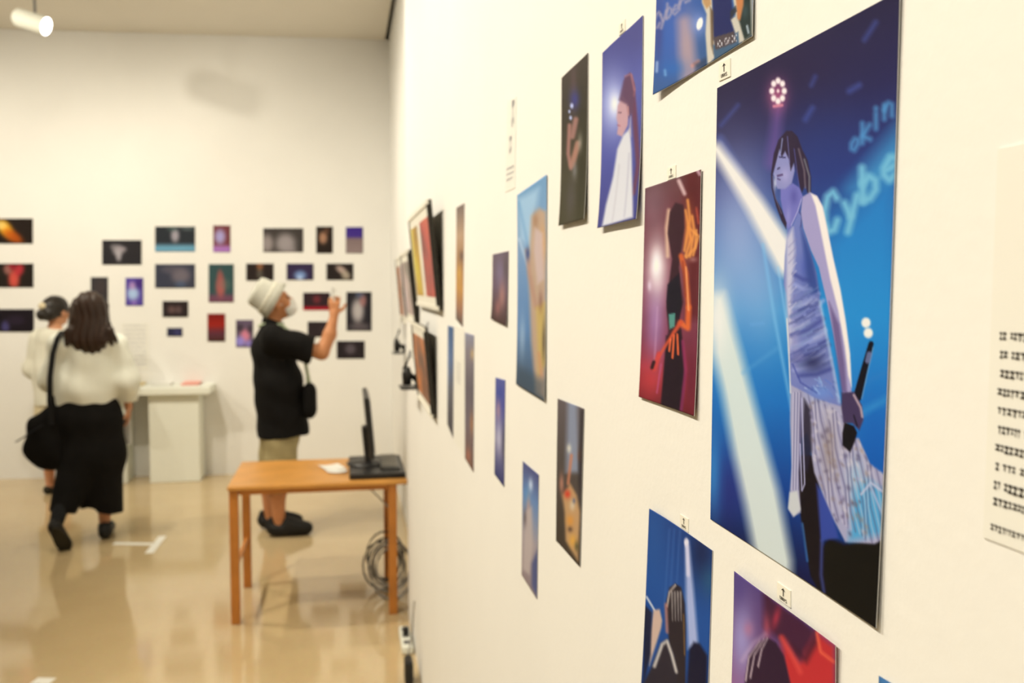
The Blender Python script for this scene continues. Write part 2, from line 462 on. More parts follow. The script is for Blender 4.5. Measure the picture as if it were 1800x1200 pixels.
# ---- the large print: singer in a camisole under blue stage light
def paint_big(k):
    k.grad([(0, (44, 38, 64)), (.13, (46, 44, 84)), (.25, (48, 62, 124)), (.36, (40, 96, 164)), (.5, (38, 140, 200)), (.68, (30, 112, 186)), (.85, (26, 66, 138)), (1, (18, 28, 66))])
    k.blob(1450, 250, 90, 150, (46, 62, 122), .55)
    k.blob(1300, 420, 70, 170, (176, 184, 214), .75)
    k.blob(1330, 520, 70, 120, (172, 196, 226), .55)
    k.poly([(1440, 420), (1600, 240), (1600, 760), (1450, 760)], (46, 146, 208), .75, 45)
    k.poly([(1500, 330), (1600, 205), (1600, 290), (1520, 340)], (80, 176, 216), .6, 22)
    k.blob(1400, 120, 150, 90, (48, 38, 66), .75)
    k.blob(1300, 700, 60, 190, (34, 126, 196), .55)
    k.blob(1280, 860, 55, 80, (44, 48, 118), .75)
    k.blob(1256, 830, 16, 90, (60, 150, 210), .7)
    k.blob(1545, 760, 60, 130, (28, 92, 176), .7)
    k.line([(1585, 690), (1500, 735)], 12, (60, 150, 205), .6, 6)
    k.line([(1590, 640), (1510, 680)], 6, (60, 130, 195), .4, 5)
    for (x0, y0, x1, y1, w_) in [(1270, 220, 1300, 185, 5), (1420, 210, 1432, 190, 9), (1525, 70, 1545, 40, 8), (1430, 150, 1437, 135, 6), (1498, 160, 1515, 150, 10)]:
        k.line([(x0, y0), (x1, y1)], w_, (76, 92, 168), .55, 5)
    k.line([(1268, 245), (1300, 300)], 14, (110, 130, 200), .5, 7)
    # beams
    k.line([(1371, 190), (1362, 285)], 18, (124, 92, 158), .55, 9, 26)
    k.line([(1262, 262), (1330, 360), (1392, 462)], 20, (252, 244, 226), .97, 9, 48)
    k.poly([(1256, 520), (1275, 515), (1306, 620), (1340, 745), (1372, 860), (1396, 985), (1396, 1030), (1330, 985), (1312, 890), (1292, 800), (1272, 690), (1256, 620)], (232, 238, 220), .94, 11)
    k.blob(1262, 560, 24, 70, (250, 246, 230), .9)
    k.line([(1345, 430), (1366, 560), (1396, 720)], 5, (132, 196, 230), .6, 3)
    k.line([(1372, 470), (1392, 600)], 4, (150, 205, 235), .5, 2)
    k.line([(1310, 655), (1370, 612)], 6, (100, 170, 215), .4, 4)
    k.line([(1325, 570), (1345, 568)], 5, (110, 170, 220), .5, 3)
    # lamp with a ring of leds
    k.blob(1370, 168, 20, 30, (196, 96, 130), .75)
    for i in range(8):
        t = i * math.pi / 4
        k.blob(1371 + 11 * math.cos(t), 160 + 18 * math.sin(t), 6.5, 8, (255, 238, 228), 1, hard=.4)
    k.blob(1371, 160, 4, 5, (255, 225, 220), .9, hard=.3)
    k.line([(1364, 187), (1378, 185)], 5, (240, 150, 160), .8, 2)
    # writing on the screen behind
    for ch, x, y, u, v in [('o', 1500, 268, (13, -9), (1, -24)), ('k', 1519, 252, (17, -8), (0, -34)), ('i', 1541, 228, (8, -4), (0, -34)), ('n', 1558, 210, (18, -8), (0, -32))]:
        letter(k, ch, x, y, u, v, 8, (84, 152, 200), .8, 4.5)
    for ch, x, y, u, v in [('C', 1454, 412, (24, -12), (-2, -66)), ('y', 1488, 394, (24, -12), (0, -48)), ('b', 1519, 356, (30, -14), (-2, -54)), ('e', 1556, 322, (30, -14), (0, -50))]:
        letter(k, ch, x, y, u, v, 13, (122, 192, 214), .9, 5.5)
    # dark foreground
    k.poly([(1448, 962), (1462, 944), (1490, 955), (1515, 950), (1562, 938), (1570, 1120), (1440, 1060)], (22, 16, 16), 1, 5)
    # legs
    k.poly([(1405, 800), (1440, 800), (1448, 880), (1450, 960), (1446, 1040), (1430, 1012), (1418, 950), (1408, 880)], (30, 22, 26), 1, 2)
    k.poly([(1440, 850), (1462, 880), (1480, 945), (1448, 950)], (62, 78, 156), .9, 3)
    k.line([(1450, 950), (1449, 1010), (1454, 1040)], 6, (72, 84, 150), .7, 3)
    k.line([(1415, 920), (1424, 985)], 4, (64, 120, 180), .7, 2)
    # skirt, crocheted
    k.poly([(1394, 672), (1432, 684), (1486, 712), (1500, 770), (1515, 770), (1535, 815), (1570, 840), (1570, 942), (1545, 955), (1492, 952), (1472, 915), (1452, 870), (1436, 830), (1428, 780), (1424, 760), (1414, 770), (1408, 830), (1412, 900), (1398, 908), (1390, 895), (1396, 820), (1393, 740)], (172, 168, 190), 1, 2)
    k.blob(1412, 760, 4, 60, (70, 64, 96), .75)
    k.poly([(1418, 700), (1430, 720), (1432, 790), (1424, 830), (1412, 820)], (44, 38, 52), .9, 3)
    k.poly([(1505, 860), (1530, 840), (1568, 868), (1562, 938), (1500, 950)], (70, 164, 206), .85, 8)
    k.blob(1510, 840, 16, 34, (150, 196, 214), .7)
    rr = random.Random(11)
    k.clip([(1424, 690), (1486, 712), (1500, 770), (1515, 772), (1535, 815), (1570, 840), (1570, 942), (1545, 953), (1494, 950), (1474, 915), (1454, 870), (1438, 830), (1430, 780)])
    for i in range(26):
        x0 = 1424 + i * 5.2
        pts = [(x0 + t * 34 + 3 * math.sin(t * 9 + i), 690 + i * 3.4 + t * 210) for t in (0, .17, .33, .5, .67, .83, 1)]
        k.line(pts, 2.6, (208, 200, 206) if i % 2 else (92, 86, 122), .5, 1.3)
    for i in range(150):
        x0, y0 = rr.uniform(1425, 1540), rr.uniform(700, 940)
        k.blob(x0, y0, rr.uniform(2, 5), rr.uniform(3, 7), rr.choice([(222, 212, 210), (84, 76, 104), (128, 110, 110), (176, 168, 196), (150, 130, 118)]), .55, rr.uniform(-.8, -.2))
    k.clip()
    k.blob(1462, 790, 14, 50, (150, 128, 110), .5)
    k.line([(1520, 868), (1537, 848), (1568, 870)], 4, (196, 196, 214), .9, 1.5)
    k.line([(1535, 850), (1562, 912)], 4, (176, 190, 214), .8, 1.5)
    for i in range(6):
        k.line([(1412 - i * 2.6, 690), (1408 - i * 2.4, 860)], 1.8, (206, 200, 214) if i % 2 else (116, 112, 150), .7, 1)
    k.line([(1414, 700), (1419, 850), (1414, 862), (1411, 780)], 2.5, (186, 182, 210), .9, 1)
    k.poly([(1392, 865), (1406, 862), (1412, 895), (1400, 907), (1389, 893)], (214, 214, 204), .9, 2)
    # camisole
    k.poly([(1389, 405), (1398, 396), (1408, 372), (1413, 378), (1414, 398), (1428, 440), (1440, 480), (1448, 540), (1462, 600), (1474, 660), (1484, 714), (1440, 700), (1394, 676), (1391, 620), (1390, 560), (1388, 520), (1382, 500), (1384, 450)], (118, 128, 184), 1, 1.6)
    k.poly([(1386, 420), (1398, 400), (1402, 440), (1396, 520), (1398, 600), (1392, 620), (1386, 520)], (216, 210, 218), .85, 4)
    k.poly([(1412, 400), (1424, 430), (1440, 490), (1446, 520), (1430, 515), (1420, 460)], (52, 74, 140), .85, 4)
    k.blob(1418, 470, 10, 26, (88, 104, 186), .6)
    for i, (xa, ya, xb, yb, c) in enumerate([(1400, 482, 1428, 492, 0), (1402, 500, 1430, 508, 1), (1396, 556, 1440, 520, 0), (1394, 572, 1452, 528, 1), (1396, 590, 1452, 560, 0), (1398, 610, 1456, 580, 1), (1398, 630, 1462, 606, 0), (1400, 650, 1464, 630, 1), (1398, 540, 1444, 516, 1), (1410, 660, 1466, 648, 0)]):
        k.line([(xa, ya), ((xa + xb) / 2 + 2, (ya + yb) / 2 + 4), (xb, yb)], 7, (62, 70, 140) if c == 0 else (168, 178, 222), .62, 2.6)
    k.clip([(1389, 405), (1398, 396), (1414, 398), (1428, 440), (1440, 480), (1448, 540), (1462, 600), (1474, 660), (1484, 714), (1440, 700), (1394, 676), (1391, 620), (1390, 560), (1384, 500), (1384, 450)])
    k.blob(1428, 470, 12, 50, (56, 74, 134), .7)
    k.blob(1402, 600, 9, 60, (168, 164, 200), .6)
    for i in range(70):
        y0 = rr.uniform(512, 650); x0 = rr.uniform(1390, 1452); L = rr.uniform(12, 34)
        c = rr.choice([(56, 62, 118), (74, 82, 146), (150, 158, 202), (126, 146, 184), (176, 180, 208), (90, 98, 150)])
        k.line([(x0, y0), (x0 + L * .5, y0 - L * .18), (x0 + L, y0 - L * .55)], rr.uniform(2, 5), c, .5, 2.0)
    k.blob(1434, 638, 24, 18, (46, 48, 86), .8)
    k.blob(1410, 628, 10, 8, (130, 128, 178), .6)
    for i in range(22):
        x0, y0 = rr.uniform(1420, 1478), rr.uniform(660, 712)
        k.line([(x0, y0), (x0 + rr.uniform(4, 12), y0 + rr.uniform(2, 9))], rr.uniform(2, 4), rr.choice([(90, 120, 196), (150, 184, 220), (70, 90, 160), (206, 220, 230)]), .6, 1.6)
    for i in range(9):
        y0 = 420 + i * 14
        k.line([(1391, y0 + 14), (1404, y0)], 2.4, rr.choice([(214, 208, 220), (140, 136, 180)]), .5, 1.4)
    k.clip()
    k.blob(1450, 690, 24, 14, (110, 146, 210), .7)
    k.line([(1446, 530), (1458, 590), (1470, 650), (1480, 706)], 5, (176, 206, 226), .6, 2.5)
    k.line([(1398, 640), (1412, 672), (1440, 690)], 3, (60, 70, 150), .6, 1.5)
    k.line([(1388, 560), (1392, 640), (1394, 690)], 2.6, (236, 226, 214), .85, 1.2)
    k.line([(1409, 372), (1414, 380), (1412, 398)], 2, (80, 80, 130), .9, 1)
    # neck, chest
    k.poly([(1376, 330), (1398, 322), (1410, 330), (1416, 346), (1408, 374), (1396, 398), (1389, 404), (1382, 380), (1376, 350)], (122, 120, 186), 1, 1.6)
    k.blob(1400, 345, 8, 16, (84, 80, 150), .6)
    k.blob(1390, 380, 5, 18, (160, 156, 206), .6)
    k.line([(1413, 350), (1406, 372), (1395, 396)], 1.6, (190, 188, 214), .7, .8)
    # face
    k.poly([(1372, 262), (1366, 292), (1363, 306), (1366, 312), (1367, 324), (1371, 332), (1384, 332), (1396, 322), (1401, 300), (1398, 262)], (146, 146, 190), 1, 1.5)
    k.blob(1384, 308, 9, 14, (176, 168, 208), .8)
    k.blob(1366, 322, 3, 12, (220, 222, 226), .7)
    k.line([(1371, 297), (1374, 295)], 2.4, (44, 34, 66), .9, 1)
    k.line([(1371, 309), (1379, 307)], 2.8, (70, 44, 84), .9, 1)
    k.line([(1371, 314), (1375, 316)], 2.2, (70, 48, 92), .8, 1)
    k.line([(1374, 276), (1384, 277)], 2.4, (48, 42, 84), .9, 1)
    # hair
    k.poly([(1386, 230), (1396, 230), (1406, 240), (1414, 262), (1424, 282), (1430, 312), (1430, 338), (1424, 340), (1420, 326), (1414, 338), (1410, 328), (1404, 300), (1400, 286), (1394, 300), (1391, 280), (1384, 266), (1378, 276), (1374, 262), (1368, 284), (1362, 306), (1362, 330), (1368, 350), (1378, 368), (1387, 392), (1386, 402), (1378, 388), (1368, 362), (1360, 330), (1359, 306), (1364, 270), (1372, 246)], (54, 42, 60), 1, 1.4)
    k.line([(1388, 240), (1392, 285)], 2, (120, 120, 180), .6, 1)
    k.line([(1379, 244), (1376, 268)], 2.4, (160, 168, 210), .7, 1.2)
    k.line([(1408, 262), (1418, 300), (1420, 330)], 3, (134, 118, 122), .65, 1.4)
    k.line([(1418, 280), (1427, 310), (1427, 338)], 3, (150, 152, 150), .6, 1.2)
    k.line([(1400, 262), (1405, 300), (1409, 328)], 2, (92, 92, 160), .6, 1)
    k.line([(1362, 310), (1366, 345), (1378, 376)], 1.6, (120, 108, 130), .6, .8)
    # arm
    k.poly([(1415, 346), (1428, 338), (1440, 344), (1450, 362), (1458, 400), (1468, 450), (1480, 505), (1490, 560), (1498, 620), (1502, 690), (1508, 712), (1490, 716), (1482, 660), (1470, 590), (1458, 530), (1444, 470), (1430, 440), (1416, 400), (1412, 372)], (170, 160, 196), 1, 1.5)
    k.poly([(1430, 340), (1441, 345), (1451, 364), (1459, 402), (1469, 452), (1482, 508), (1491, 562), (1499, 622), (1502, 680), (1496, 660), (1490, 610), (1478, 545), (1464, 490), (1456, 450), (1446, 400), (1438, 362)], (254, 242, 224), .97, 2)
    k.poly([(1462, 530), (1480, 570), (1490, 640), (1494, 690), (1484, 690), (1472, 600)], (98, 78, 122), .75, 3)
    # hand and microphone
    k.line([(1536, 604), (1524, 650), (1512, 698)], 9, (24, 20, 30), 1, 1.2, 15)
    k.line([(1540, 610), (1520, 700)], 2, (120, 160, 190), .7, .8)
    k.line([(1533, 622), (1530, 634)], 9, (120, 130, 170), .8, 1.5)
    k.poly([(1484, 690), (1506, 688), (1520, 712), (1523, 738), (1516, 756), (1504, 744), (1488, 742), (1484, 716)], (72, 58, 88), 1, 1.8)
    k.line([(1506, 694), (1518, 716), (1521, 732)], 4, (206, 180, 180), .8, 1.5)
    k.line([(1506, 730), (1512, 748)], 3, (30, 26, 40), .8, 1)
    k.poly([(1490, 742), (1506, 748), (1512, 760), (1508, 776), (1500, 794), (1486, 782), (1486, 760)], (24, 18, 26), 1, 1.6)
    k.blob(1527, 567, 10, 11, (250, 244, 226), 1, hard=.6)
    k.blob(1531, 585, 10, 11, (250, 244, 226), 1, hard=.6)
right_print('photo_print', 'large print of a singer in a lilac camisole standing in blue stage light',
            [(1263, 155), (1588, -16), (1549, 1103), (1251, 912)], paint_big, (280, 420), curl_corners(.004, tr=.3, br=.6, bow=.0006))

def paint_red(k):
    k.grad([(0, (104, 66, 66)), (.15, (112, 56, 62)), (.45, (132, 74, 84)), (.7, (128, 56, 72)), (.85, (150, 50, 62)), (1, (110, 34, 40))])
    k.blob(1150, 360, 30, 60, (140, 108, 116), .6)
    k.blob(1155, 560, 20, 85, (172, 130, 176), .8)
    k.blob(1148, 668, 26, 40, (206, 62, 62), .7)
    k.poly([(1205, 300), (1240, 298), (1236, 560), (1212, 560)], (92, 28, 30), .75, 10)
    k.blob(1222, 660, 12, 60, (96, 32, 48), .7)
    k.blob(1157, 470, 19, 56, (255, 236, 226), .95)
    k.blob(1156, 465, 8, 22, (255, 250, 240), 1)
    k.blob(1144, 502, 4, 10, (238, 214, 220), .8)
    k.line([(1158, 540), (1154, 640)], 3, (206, 160, 186), .5, 2)
    k.line([(1196, 318), (1206, 340)], 7, (240, 206, 196), .8, 2.5)
    k.line([(1230, 300), (1234, 306)], 6, (214, 176, 180), .8, 2)
    k.line([(1228, 366), (1232, 392)], 4, (214, 90, 60), .6, 2)
    k.blob(1222, 456, 8, 5, (220, 170, 160), .5)
    # hair glow
    for (pts) in [[(1212, 352), (1216, 385), (1206, 440)], [(1220, 380), (1224, 405), (1216, 450)], [(1228, 405), (1226, 435), (1210, 452)], [(1214, 400), (1232, 415), (1222, 448)], [(1208, 370), (1218, 420), (1208, 450)]]:
        k.line(pts, 5, (250, 168, 84), .8, 2)
    k.blob(1214, 405, 10, 40, (246, 150, 70), .7)
    k.line([(1178, 370), (1174, 400), (1176, 450)], 6, (252, 214, 170), .75, 3)
    # figure
    k.poly([(1190, 356), (1204, 360), (1206, 400), (1200, 440), (1196, 470), (1204, 530), (1198, 560), (1204, 600), (1210, 660), (1206, 726), (1168, 712), (1172, 640), (1178, 580), (1174, 540), (1178, 500), (1184, 455), (1176, 410), (1180, 372)], (62, 34, 42), 1, 2)
    k.poly([(1176, 500), (1196, 480), (1202, 535), (1196, 560), (1178, 562), (1174, 530)], (26, 22, 34), .95, 2)
    k.poly([(1174, 590), (1200, 580), (1208, 660), (1206, 726), (1168, 714)], (36, 22, 32), .95, 2.5)
    k.line([(1204, 600), (1210, 650), (1204, 724)], 6, (160, 52, 96), .7, 2)
    k.poly([(1178, 552), (1190, 550), (1189, 574), (1180, 578)], (92, 160, 140), .9, 1.5)
    k.line([(1200, 450), (1209, 480), (1214, 540)], 9, (222, 104, 50), .9, 2.5)
    k.line([(1214, 540), (1213, 576), (1200, 568)], 10, (240, 112, 50), .9, 3)
    k.line([(1203, 460), (1208, 520)], 4, (150, 60, 44), .7, 2)
    k.line([(1209, 470), (1214, 545)], 3, (252, 176, 110), .8, 1.5)
    k.line([(1200, 566), (1184, 590), (1162, 626)], 8, (222, 88, 54), .9, 2.2, 4)
    for pts in [[(1188, 590), (1186, 628)], [(1194, 588), (1196, 622)], [(1182, 596), (1180, 616)]]:
        k.line(pts, 4, (240, 108, 60), .9, 1.2)
    k.line([(1162, 622), (1154, 648)], 9, (210, 70, 62), .9, 2)
    k.line([(1153, 636), (1150, 646)], 6, (40, 20, 26), .9, 1.5)
    k.line([(1166, 640), (1160, 690)], 3, (190, 90, 130), .7, 1.5)
    k.noise(.03, 8.0, 3)
right_print('photo_print', 'red-lit print of a dancer with glowing orange hair and a white stage light',
            [(1136, 331), (1236, 298), (1228, 731), (1128, 697)], paint_red, (76, 150), curl_edges(bottom=.0022, right=.001))

def paint_coat(k):
    k.grad([(0, (82, 82, 138)), (.3, (96, 100, 162)), (.6, (84, 88, 156)), (1, (70, 70, 128))])
    k.blob(1080, 185, 26, 60, (200, 205, 236), .8)
    k.blob(1083, 183, 10, 22, (250, 248, 246), .95)
    k.blob(1120, 60, 40, 40, (84, 82, 132), .6)
    k.line([(1112, 150), (1118, 200), (1127, 290), (1122, 340)], 12, (112, 66, 84), .95, 2.5, 6)
    k.poly([(1100, 136), (1110, 128), (1117, 145), (1116, 180), (1108, 200), (1098, 170)], (108, 76, 98), 1, 2)
    k.line([(1112, 132), (1118, 158), (1116, 168)], 4, (170, 108, 110), .8, 1.5)
    k.poly([(1088, 186), (1096, 168), (1108, 182), (1106, 220), (1096, 240), (1087, 236), (1089, 220), (1086, 208)], (204, 160, 160), 1, 1.8)
    k.poly([(1090, 176), (1098, 142), (1109, 128), (1117, 148), (1116, 196), (1108, 208), (1104, 184), (1097, 180)], (104, 72, 94), .9, 2.5)
    k.line([(1106, 188), (1107, 202)], 3, (206, 150, 140), .8, 1.4)
    k.line([(1090, 198), (1094, 198)], 2, (90, 60, 76), .8, 1)
    k.line([(1088, 220), (1092, 221)], 2, (170, 90, 96), .8, 1)
    k.line([(1101, 134), (1111, 130), (1117, 158)], 3, (176, 120, 126), .7, 1.6)
    k.poly([(1098, 238), (1110, 226), (1114, 262), (1118, 320), (1124, 382), (1068, 398), (1072, 360), (1082, 310), (1088, 262)], (226, 222, 216), 1, 2.5)
    k.poly([(1108, 232), (1111, 205), (1113, 240)], (206, 186, 176), .8, 2)
    k.line([(1110, 270), (1108, 380)], 3, (180, 176, 186), .5, 2)
    k.line([(1092, 290), (1086, 390)], 3, (196, 190, 190), .5, 2)
right_print('photo_print', 'blue print of a person in a white coat with a long red-brown ponytail',
            [(1061, 93), (1132, 27), (1129, 385), (1060, 401)], paint_coat, (60, 130), curl_edges(bottom=.0055, wav=.0006))

def paint_dark_hat(k):
    k.grad([(0, (76, 66, 56)), (.3, (66, 58, 46)), (.7, (74, 68, 48)), (1, (72, 66, 44))])
    k.blob(1010, 150, 6, 60, (108, 84, 84), .5)
    k.blob(1026, 280, 10, 120, (46, 44, 26), .6)
    k.blob(1012, 175, 9, 18, (62, 66, 136), .8)
    for (x, y, r) in [(1007, 186, 4), (1003, 196, 2.6), (1005, 207, 3.2)]: k.blob(x, y, r, r * 1.6, (206, 214, 250), .95, hard=.3)
    k.line([(1014, 210), (1008, 240)], 9, (168, 122, 108), .9, 2.5)
    k.line([(1003, 220), (1001, 270), (1006, 296)], 6, (176, 124, 110), .9, 2)
    k.line([(1008, 290), (1018, 252)], 10, (186, 132, 108), .9, 2.5)
    k.blob(1022, 250, 5, 18, (160, 152, 130), .7)
    k.blob(1013, 300, 5, 16, (140, 136, 130), .7)
    k.blob(1008, 350, 10, 40, (92, 84, 84), .5)
right_print('photo_print', 'dark olive print of a performer with small blue lights near the face',
            [(989, 137), (1035, 93), (1034, 385), (989, 397)], paint_dark_hat, (44, 100), curl_edges(bottom=.0045, wav=.0006))

def paint_belt(k):
    k.grad([(0, (70, 78, 120)), (.5, (58, 70, 124)), (.75, (56, 92, 156)), (1, (62, 96, 136))])
    k.blob(1190, 60, 40, 90, (92, 108, 176), .7)
    k.blob(1175, 70, 30, 70, (52, 98, 170), .6)
    k.line([(1207, 40), (1212, 90), (1218, 135)], 22, (176, 152, 160), .85, 9, 30)
    k.blob(1213, 80, 14, 60, (188, 158, 150), .55)
    k.blob(1190, 120, 22, 16, (48, 108, 178), .6)
    k.blob(1165, 60, 8, 60, (70, 60, 110), .5)
    k.line([(1232, 108), (1222, 116)], 6, (220, 150, 130), .8, 2.5)
    k.poly([(1225, 112), (1248, 100), (1246, 116), (1228, 124)], (56, 66, 84), .7, 4)
    for ch, x, y, u, v in [('C', 1156, 52, (10, -6), (1, -26)), ('y', 1166, 44, (10, -6), (1, -22)), ('b', 1176, 34, (10, -6), (1, -24)), ('e', 1187, 28, (10, -6), (1, -20)), ('r', 1198, 18, (9, -6), (1, -20)), ('-', 1208, 12, (9, -5), (1, -18))]:
        letter(k, ch, x, y, u, v, 4.5, (166, 156, 172), .75, 2.2)
    k.blob(1232, 42, 16, 22, (150, 166, 214), .7)
    k.blob(1234, 42, 6, 13, (250, 246, 238), 1, rot=.25, hard=.7)
    k.line([(1164, 110), (1164, 126)], 4, (170, 190, 220), .8, 2)
    k.line([(1177, 124), (1178, 132)], 4, (120, 170, 210), .8, 2)
    # person: open cream jacket, navy top, studded belt
    k.poly([(1232, -90), (1300, -130), (1324, -120), (1330, 60), (1312, 80), (1300, 40), (1290, -20), (1255, -10), (1262, 100), (1248, 116), (1244, 60), (1246, 25), (1238, 5)], (216, 204, 178), 1, 2)
    k.poly([(1255, -60), (1290, -70), (1290, 0), (1297, 60), (1258, 70), (1257, 30)], (40, 46, 92), 1, 2)
    k.poly([(1300, -60), (1322, -70), (1328, 62), (1314, 72), (1302, 30)], (42, 54, 50), 1, 2.5)
    k.poly([(1236, -20), (1250, -30), (1254, 8), (1246, 16), (1240, 6)], (196, 152, 100), 1, 2)
    k.poly([(1252, 12), (1258, 20), (1258, 95), (1254, 80)], (92, 68, 44), .8, 2)
    k.poly([(1300, -40), (1312, -50), (1312, 10), (1306, 36), (1301, 34), (1298, 0)], (206, 130, 76), 1, 2)
    k.poly([(1288, 20), (1298, 10), (1300, 20), (1288, 36)], (52, 54, 60), .9, 1.5)
    k.poly([(1289, 35), (1298, 28), (1314, 70), (1304, 78)], (210, 200, 176), 1, 2)
    k.poly([(1257, 80), (1303, 56), (1305, 82), (1260, 108)], (74, 100, 122), 1, 1.5)
    k.poly([(1258, 66), (1295, 55), (1300, 74), (1262, 88)], (86, 74, 74), 1, 1.2)
    for i in range(3):
        for j in range(3):
            for q in range(3):
                k.blob(1266 + i * 13 + q * 3.4, 73 - i * 4.4 + j * 4.2 - q * .8, 1.7, 1.6, (236, 228, 222), 1, hard=.3)
    k.line([(1319, 46), (1322, 58)], 4, (190, 200, 200), .8, 1.2)
    k.blob(1315, 20, 6, 14, (72, 96, 96), .5)
right_print('photo_print', 'print of a person in a cream jacket with a studded belt before blue haze',
            [(1156, -320), (1332, -590), (1328, 64), (1160, 167)], paint_belt, (110, 190), curl_corners(.006, bl=1, br=.3, bow=.0006))

def paint_longhair(k):
    k.grad([(0, (40, 72, 130)), (.3, (38, 84, 150)), (.7, (30, 74, 140)), (1, (26, 40, 76))])
    k.blob(1235, 970, 24, 60, (30, 40, 74), .85)
    k.blob(1250, 1020, 18, 30, (50, 100, 120), .5)
    k.blob(1155, 930, 20, 90, (52, 98, 160), .5)
    for x in (1172, 1180, 1190): k.line([(x + 8, 930), (x, 1060)], 3, (80, 120, 180), .35, 2)
    k.poly([(1207, 950), (1213, 950), (1222, 1040), (1230, 1135), (1212, 1140), (1208, 1050)], (190, 196, 226), .9, 4)
    k.blob(1209, 953, 5, 10, (240, 232, 238), 1, hard=.5)
    k.line([(1210, 960), (1212, 1010)], 6, (226, 220, 232), .9, 2)
    k.poly([(1214, 1140), (1222, 1128), (1232, 1130), (1246, 1152), (1244, 1300), (1205, 1300)], (22, 26, 48), 1, 3)
    k.poly([(1174, 1060), (1180, 1032), (1190, 1025), (1200, 1032), (1206, 1060), (1208, 1100), (1208, 1200), (1206, 1320), (1178, 1320), (1176, 1200), (1180, 1140)], (48, 40, 44), 1, 2)
    for x in (1184, 1189, 1194, 1199): k.line([(x, 1040), (x + 1, 1090)], 3, (208, 196, 180), .7, 1.4, 1)
    k.line([(1176, 1065), (1180, 1040), (1190, 1028)], 3, (226, 206, 184), .8, 1.3)
    k.line([(1204, 1080), (1206, 1150)], 2.5, (150, 110, 60), .7, 1.2)
    k.line([(1174, 1062), (1176, 1110)], 5, (196, 130, 110), .8, 2)
    k.line([(1144, 1048), (1156, 1072)], 3, (220, 220, 220), .9, 1)
    k.poly([(1154, 1072), (1164, 1070), (1168, 1090), (1166, 1104), (1156, 1140), (1148, 1170), (1150, 1110)], (214, 182, 158), 1, 2)
    k.poly([(1140, 1060), (1152, 1076), (1150, 1150), (1140, 1200)], (32, 32, 50), .9, 2)
    k.poly([(1150, 1175), (1166, 1130), (1176, 1122), (1190, 1150), (1194, 1180), (1188, 1300), (1140, 1300), (1140, 1200)], (48, 42, 50), 1, 2.5)
    k.line([(1156, 1170), (1168, 1132), (1176, 1126), (1184, 1150), (1192, 1180)], 5, (222, 212, 196), .9, 2)
right_print('photo_print', 'blue print of a long-haired singer with a microphone under a pale spotlight beam',
            [(1149, 893), (1254, 967), (1240, 1416), (1134, 1270)], paint_longhair, (72, 150), curl_edges(left=.0035, bottom=.003))

def paint_redback(k):
    k.grad([(0, (92, 70, 120)), (.2, (110, 70, 110)), (.5, (170, 110, 150)), (1, (130, 60, 80))])
    k.blob(1310, 1120, 26, 80, (176, 168, 214), .8)
    k.blob(1305, 1030, 20, 40, (88, 72, 130), .7)
    k.poly([(1350, 1030), (1370, 1055), (1420, 1090), (1440, 1108), (1428, 1140), (1412, 1160), (1390, 1130), (1370, 1118), (1350, 1100)], (74, 36, 56), .95, 7)
    k.poly([(1412, 1160), (1432, 1130), (1444, 1108), (1478, 1135), (1474, 1420), (1420, 1420), (1380, 1160), (1382, 1120)], (214, 52, 48), .9, 9)
    k.poly([(1396, 1130), (1420, 1150), (1440, 1108), (1445, 1130), (1424, 1165), (1404, 1150)], (60, 28, 44), .7, 6)
    k.line([(1444, 1112), (1450, 1145), (1474, 1162)], 5, (250, 110, 76), .8, 2.5)
    k.line([(1380, 1120), (1398, 1150), (1412, 1180)], 8, (236, 84, 72), .7, 4)
    k.blob(1372, 1085, 7, 22, (200, 60, 76), .7, rot=.3)
    k.blob(1355, 1100, 7, 24, (206, 90, 100), .6)
    k.blob(1322, 1105, 10, 14, (206, 120, 140), .5)
    k.poly([(1315, 1190), (1322, 1150), (1340, 1128), (1356, 1120), (1370, 1128), (1384, 1152), (1394, 1200), (1396, 1420), (1300, 1420)], (56, 34, 52), 1, 2.5)
    for pts in [[(1316, 1195), (1322, 1155), (1342, 1126)], [(1324, 1190), (1332, 1150), (1350, 1122)], [(1338, 1170), (1345, 1140), (1356, 1120)]]:
        k.line(pts, 3.5, (232, 208, 204), .75, 1.5, 2)
    k.line([(1310, 1160), (1330, 1130), (1352, 1114)], 6, (240, 206, 214), .35, 4)
right_print('photo_print', 'red and violet print of a dark head seen from behind with glowing hair edges',
            [(1298, 1003), (1477, 1133), (1462, 1730), (1280, 1480)], paint_redback, (100, 150), curl_edges(top=.002, wav=.0008))

def paint_corner(k):
    k.grad([(0, (66, 112, 150)), (.5, (40, 84, 150)), (1, (30, 50, 90))])
    k.blob(1600, 1260, 60, 60, (90, 130, 190), .5)
right_print('photo_print', 'blue print of which only a pointed top corner shows under the large print',
            [(1548, 1187), (1880, 1385), (1850, 2420), (1530, 1950)], paint_corner, (30, 44))

